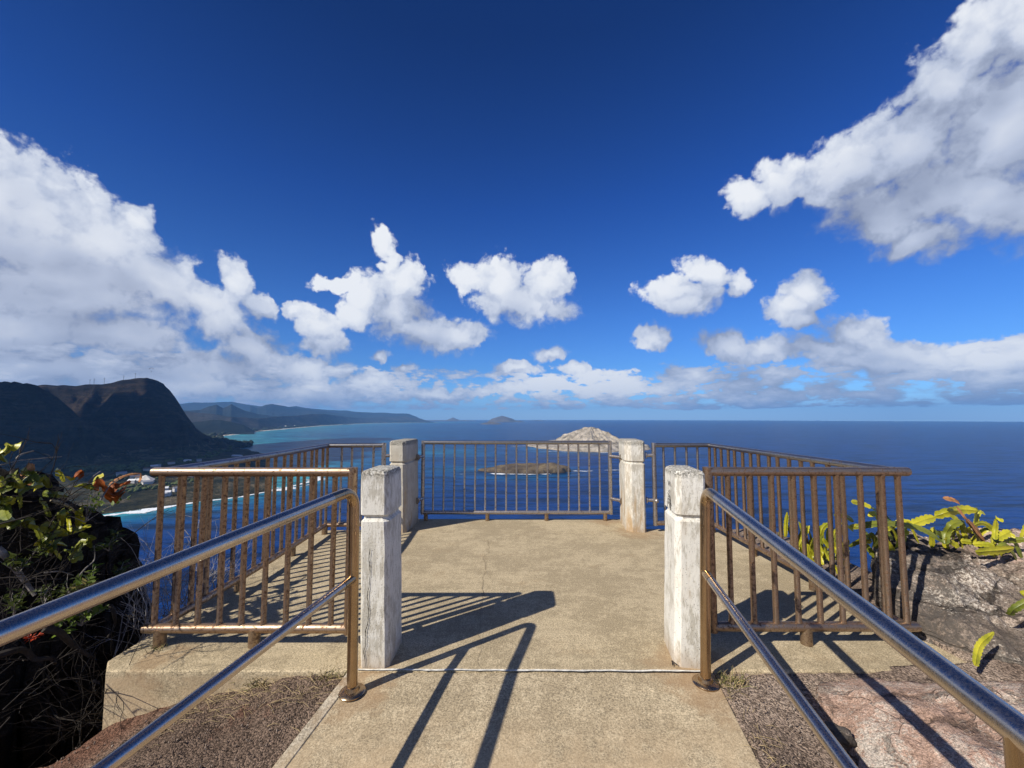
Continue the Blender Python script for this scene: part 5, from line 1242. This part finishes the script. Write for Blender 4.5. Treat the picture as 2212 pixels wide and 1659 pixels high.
# ------------------------------------------------------------------ things on the plain below
M_WALLW = mat_plain('pale wall', (0.55, 0.53, 0.50), .9, .1, .1); M_ROOFG = mat_plain('grey roof', (0.30, 0.30, 0.32), .8, .15, .1); M_ROOFW = mat_plain('white roof', (0.72, 0.72, 0.72), .8, .08, .1); M_ROOFB = mat_plain('brown roof', (0.16, 0.10, 0.075), .9, .15, .1)
BL = [(333,1013,14,9,'w'),(341,1012,10,8,'g'),(321,1018,18,9,'b'),(262,1030,16,10,'g'),(293,1034,18,11,'g'),(302,1037,12,10,'b'),(353,1072,11,8,'w'),(362,1071,9,8,'w'),(357,1061,9,7,'w'),(381,1061,10,7,'g'),(405,1000,16,10,'w'),(430,997,12,9,'g'),(370,1003,15,9,'b'),(286,1043,13,9,'w'),(318,1047,16,10,'g'),(352,1030,20,10,'g'),(410,1030,14,9,'b'),(444,1022,12,8,'w')]
NM = {'w': 'white-roofed', 'g': 'grey-roofed', 'b': 'brown-roofed'}; RM = {'w': M_ROOFW, 'g': M_ROOFG, 'b': M_ROOFB}
for i, (px, py, L_, D_, kd) in enumerate(BL):
    q = on_land(px, py); gz_ = q.z; root = empty('building', (q.x, q.y, gz_), 'small %s building on the coastal plain far below the left railing' % NM[kd], 'building', '%s buildings on the coastal plain' % NM[kd])
    M_ = Matrix.Translation((q.x, q.y, gz_ - 1.5)) @ Matrix.Rotation(0.7 + 0.5*math.sin(i*2.3), 4, 'Z'); hh = 7.5
    mb = MB(); mb.box((-L_/2, -D_/2, 0), (L_/2, D_/2, hh), M=M_); mb.build('wall', M_WALLW, root, smooth=False)
    mb = MB(); a, c = L_/2+.6, D_/2+.6; mb.add([M_ @ Vector(v) for v in ((-a,-c,hh+.05),(a,-c,hh+.05),(a,c,hh+.05),(-a,c,hh+.05),(-a,0,hh+3),(a,0,hh+3))], [(0,1,5,4),(2,3,4,5),(1,2,5),(3,0,4),(3,2,1,0)]); mb.build('roof', RM[kd], root, smooth=False)
q = on_land(314, 1043); gz_ = q.z; root = empty('pavilion', (q.x, q.y, gz_), 'white pleated tent-roofed pavilion on the coastal plain', 'pavilion')
mb = MB(); n = 12; V = [(q.x, q.y, gz_ + 16)]; 
for i in range(n): V.append((q.x + 18*math.cos(2*PI*i/n), q.y + 11*math.sin(2*PI*i/n), gz_ + (7 if i % 2 else 5)))
mb.add(V, [(0, 1+i, 1+(i+1) % n) for i in range(n)]); mb.build('canopy', M_WALLW, root, smooth=False)
mb = MB()
for i in range(n): mb.tube([(q.x + 17*math.cos(2*PI*i/n), q.y + 10.4*math.sin(2*PI*i/n), gz_ - 1), (q.x + 17*math.cos(2*PI*i/n), q.y + 10.4*math.sin(2*PI*i/n), gz_ + 6)], .5, 6)
mb.build('posts', M_WALLW, root)
# scrub trees: a far-off wood that reads as one mass
def wood(name, label, spots, mat, seed):
    r2 = random.Random(seed); mb = MB(); bm = bmesh.new(); bmesh.ops.create_icosphere(bm, subdivisions=2, radius=1); iv = [v.co.copy() for v in bm.verts]; fi = [tuple(v.index for v in f.verts) for f in bm.faces]; bm.free()
    for (x, y, z, s_) in spots:
        ph = r2.uniform(0, 90); mb.add([(x + v.x*s_*(1+.45*fbm((v.x*1.7+ph, v.y*1.7, v.z*1.7), 3)), y + v.y*s_*(1+.45*fbm((v.x*1.7, v.y*1.7+ph, v.z*1.7), 3)), z + s_*.45 + v.z*s_*.72*(1+.5*fbm((v.x*2.2+ph, v.y*2.2, v.z*2.2), 3))) for v in iv], fi)
    o = mb.build(name, mat, sharp=0, smooth=False); return tag(o, label, kind='stuff')
r_ = random.Random(31); sp = []
def scat(x0, x1, yfun, n, smin, smax):
    for i in range(n):
        px = r_.uniform(x0, x1); q = on_land(px, yfun(px) + r_.uniform(-6, 6)); sp.append((q.x, q.y, q.z, r_.uniform(smin, smax)))
scat(150, 300, lambda p: 1016 - (p-230)*0.03, 70, 5, 9); scat(280, 420, lambda p: 1008 - (p-300)*.10, 60, 3.5, 7); scat(230, 420, lambda p: 1032 - (p-300)*.1, 60, 3, 6); scat(250, 430, lambda p: 1056 - (p-300)*.12, 60, 2, 4.5); scat(420, 500, lambda p: 992 - (p-420)*.28, 40, 4, 8)
wood('woodland', 'green trees clustered on the coastal plain at the foot of the headland', sp, mat_plain('tree canopy', (0.065, 0.085, 0.025), .9, .6, .12), 1)
sp = []
for i in range(120):
    t = r_.random(); x = lerp(-1330, -1560, t) + r_.uniform(-25, 25); y = lerp(1960, 2330, t) + r_.uniform(-30, 30); sp.append((x - 20, y, SEA + 4, r_.uniform(5, 12)))
for i in range(420):
    c = cs[int(r_.random()**1.6*len(cs)*0.6)]; wd = r_.uniform(60, 420); sp.append((c[0]-wd*.96, c[1]+wd*.28, SEA + 4, r_.uniform(9, 22)))
wood('woodland', 'dark line of trees behind the bay beach', sp, mat_plain('dark canopy', (0.022, 0.034, 0.018), .9, .5, .05), 2)
hm = MB(); hm.box((-8,-6,0),(8,6,6)); hm.add([(-9,-7,6.1),(9,-7,6.1),(9,7,6.1),(-9,7,6.1),(-9,0,10),(9,0,10)], [(0,1,5,4),(2,3,4,5),(1,2,5),(3,0,4)], 1)
h0 = None
for i in range(70):
    c = cs[int(r_.random()*len(cs)*0.5)]; wd = r_.uniform(250, 1900); x, y = c[0]-wd*.96, c[1]+wd*.28
    if h0 is None: h0 = hm.build('house', [M_WALLW, M_ROOFW], smooth=False); o = h0
    else: o = h0.copy(); COL.objects.link(o)
    o.location = (x, y, SEA + 6 + wd*.012); o.rotation_euler = (0, 0, r_.uniform(0, 3)); s_ = r_.uniform(.9, 2.2); o.scale = (s_, s_, s_)
    tag(o, 'tiny pale house among the trees of the far bay plain', 'house', 'houses on the far bay plain')
# long pier with a shed at its end
a, c = onz(430, 986, SEA + 6), onz(516, 988.5, SEA + 6); root = empty('pier', (a.x, a.y, SEA), 'long thin pier on piles with a shed at its seaward end', 'pier')
d = (c-a).normalized(); s_ = Vector((d.y, -d.x, 0)); Lp = (c-a).length
mb = MB(); mb.add([a+s_*2, a-s_*2, c-s_*2, c+s_*2, a+s_*2+Vector((0,0,1.2)), a-s_*2+Vector((0,0,1.2)), c-s_*2+Vector((0,0,1.2)), c+s_*2+Vector((0,0,1.2))], [(3,2,1,0),(4,5,6,7),(0,1,5,4),(1,2,6,5),(2,3,7,6),(3,0,4,7)]); mb.build('deck', M_ROOFB, root, smooth=False)
mb = MB()
for i in range(1, 16):
    q = a.lerp(c, i/16)
    for e in (-1.5, 1.5): mb.tube([(q.x+s_.x*e, q.y+s_.y*e, SEA - 2), (q.x+s_.x*e, q.y+s_.y*e, SEA + 6)], .7, 6)
mb.build('piles', M_ROOFB, root)
M_ = Matrix.Translation((c.x, c.y, SEA + 7.2)) @ Matrix.Rotation(math.atan2(d.y, d.x), 4, 'Z')
mb = MB(); mb.box((-26,-7,0),(10,7,6), M=M_); sh_ = mb.build('shed', M_ROOFG, root, smooth=False)
mb = MB(); mb.add([M_ @ Vector(v) for v in ((-27,-8,6.05),(11,-8,6.05),(11,8,6.05),(-27,8,6.05),(-27,0,9),(11,0,9))], [(0,1,5,4),(2,3,4,5),(1,2,5),(3,0,4)]); mb.build('roof', M_ROOFW, root, smooth=False)
# poles on the skyline of the headland
def pole(px, label, hgt):
    py = interp(px, SKB); r0 = 2650 + 400*sstep(300, -300, px); d = ray(px, py); s_ = r0/math.hypot(d.x, d.y); b_ = Vector((d.x*s_, d.y*s_, H + d.z*s_ - 4))
    mb = MB(); mb.tube([b_, b_ + Vector((0, 0, hgt+4))], [.6, .4], 6); mb.box((b_.x-5, b_.y-.3, b_.z+hgt), (b_.x+5, b_.y+.3, b_.z+hgt+.6)); mb.box((b_.x-3.5, b_.y-.3, b_.z+hgt-5), (b_.x+3.5, b_.y+.3, b_.z+hgt-4.4))
    o = mb.build('utility_pole', M_TWIGD, origin=tuple(b_)); tag(o, label, 'pole', 'poles on the headland skyline')
pole(194, 'leftmost thin pole on the headland skyline', 24); pole(203, 'thin pole just right of the leftmost one on the headland skyline', 26); pole(225, 'lone thin pole halfway along the headland skyline', 25); pole(267, 'thin pole where the headland skyline starts to rise', 20); pole(292, 'thick pole just left of the summit of the headland', 26)
pq = ray(327, 795); s_ = 900/pq.length; q = Vector((0, 0, H)) + pq*s_
root = empty('paraglider', tuple(q), 'tiny paraglider in the sky just right of the headland summit', 'paraglider')
mb = MB(); V = []
for i in range(13):
    a = lerp(-1, 1, i/12); x = a*4.2; z = -1.3*a*a
    for (dx, dz) in ((-.8, 0), (0, .35), (.8, 0), (0, -.1)): V.append((q.x + x, q.y + dx*(1-.4*a*a), q.z + z + dz*(1-.5*a*a)))
mb.add(V, [(i*4+j, i*4+(j+1) % 4, (i+1)*4+(j+1) % 4, (i+1)*4+j) for i in range(12) for j in range(4)] + [(3,2,1,0), (48,49,50,51)]); mb.build('canopy', M_ROOFB, root)
mb = MB()
for a in (-3.8, -2, 2, 3.8): mb.tube([(q.x+a, q.y, q.z-1.3*(a/4.2)**2), (q.x, q.y, q.z-6)], .03, 4)
mb.build('lines', M_TWIGD, root)
mb = MB(); mb.lathe((q.x, q.y, q.z-6.9), [(.1, 0), (.32, .15), (.36, .6), (.22, .8), (.16, .95), (.2, 1.15), (.1, 1.3)], 8); mb.build('person', M_TWIGD, root)

# ------------------------------------------------------------------ unseen cloud off to the left, placed and shaped to shade the headland
mb = MB(); bm = bmesh.new(); bmesh.ops.create_icosphere(bm, subdivisions=4, radius=1); iv = [v.co.copy() for v in bm.verts]; fi = [tuple(v.index for v in f.verts) for f in bm.faces]; bm.free()
for ix, (x, y, s_) in enumerate([(-2720,60,330),(-2760,330,330),(-2740,600,330),(-2700,860,300),(-2690,1120,270),(-2640,1380,260),(-2600,1650,240),(-3080,-60,330),(-3420,-220,340),(-2430,120,280),(-2400,420,280),(-2420,760,250),(-3260,120,240)]):
    mb.add([(x - 583 + v.x*s_*(1+.28*fbm((v.x*2+ix, v.y*2, v.z*2), 5)), y - 394 + v.y*s_*(1+.28*fbm((v.x*2, v.y*2+ix, v.z*2), 5)), 2000 + (v.z*s_*.55*(1+.4*fbm((v.x*2.4, v.y*2.4, v.z*2.4+ix), 5)) if v.z > 0 else v.z*s_*.12)) for v in iv], fi)
o = mb.build('cloud', mat_plain('cloud', (0.85, 0.85, 0.86), 1.0, .04, .002, trans=0.3), sharp=0); tag(o, 'large flat-based white cloud out of view on the left, shaped to shade the headland', kind='structure')

# ------------------------------------------------------------------ haze
HAZE = 5.6e-5
mb = MB(); mb.box((-27000, -27000, -170), (27000, 27000, 720)); 
m = bpy.data.materials.new('haze'); m.use_nodes = True; t = m.node_tree; t.nodes.clear(); o_ = t.nodes.new('ShaderNodeOutputMaterial'); pvn = t.nodes.new('ShaderNodeVolumePrincipled')
pvn.inputs['Color'].default_value = (0.21, 0.50, 1.0, 1); pvn.inputs['Density'].default_value = HAZE; pvn.inputs['Anisotropy'].default_value = 0.0
t.links.new(pvn.outputs[0], o_.inputs['Volume'])
o = mb.build('haze', m, smooth=False); tag(o, 'thin sea haze', kind='stuff')
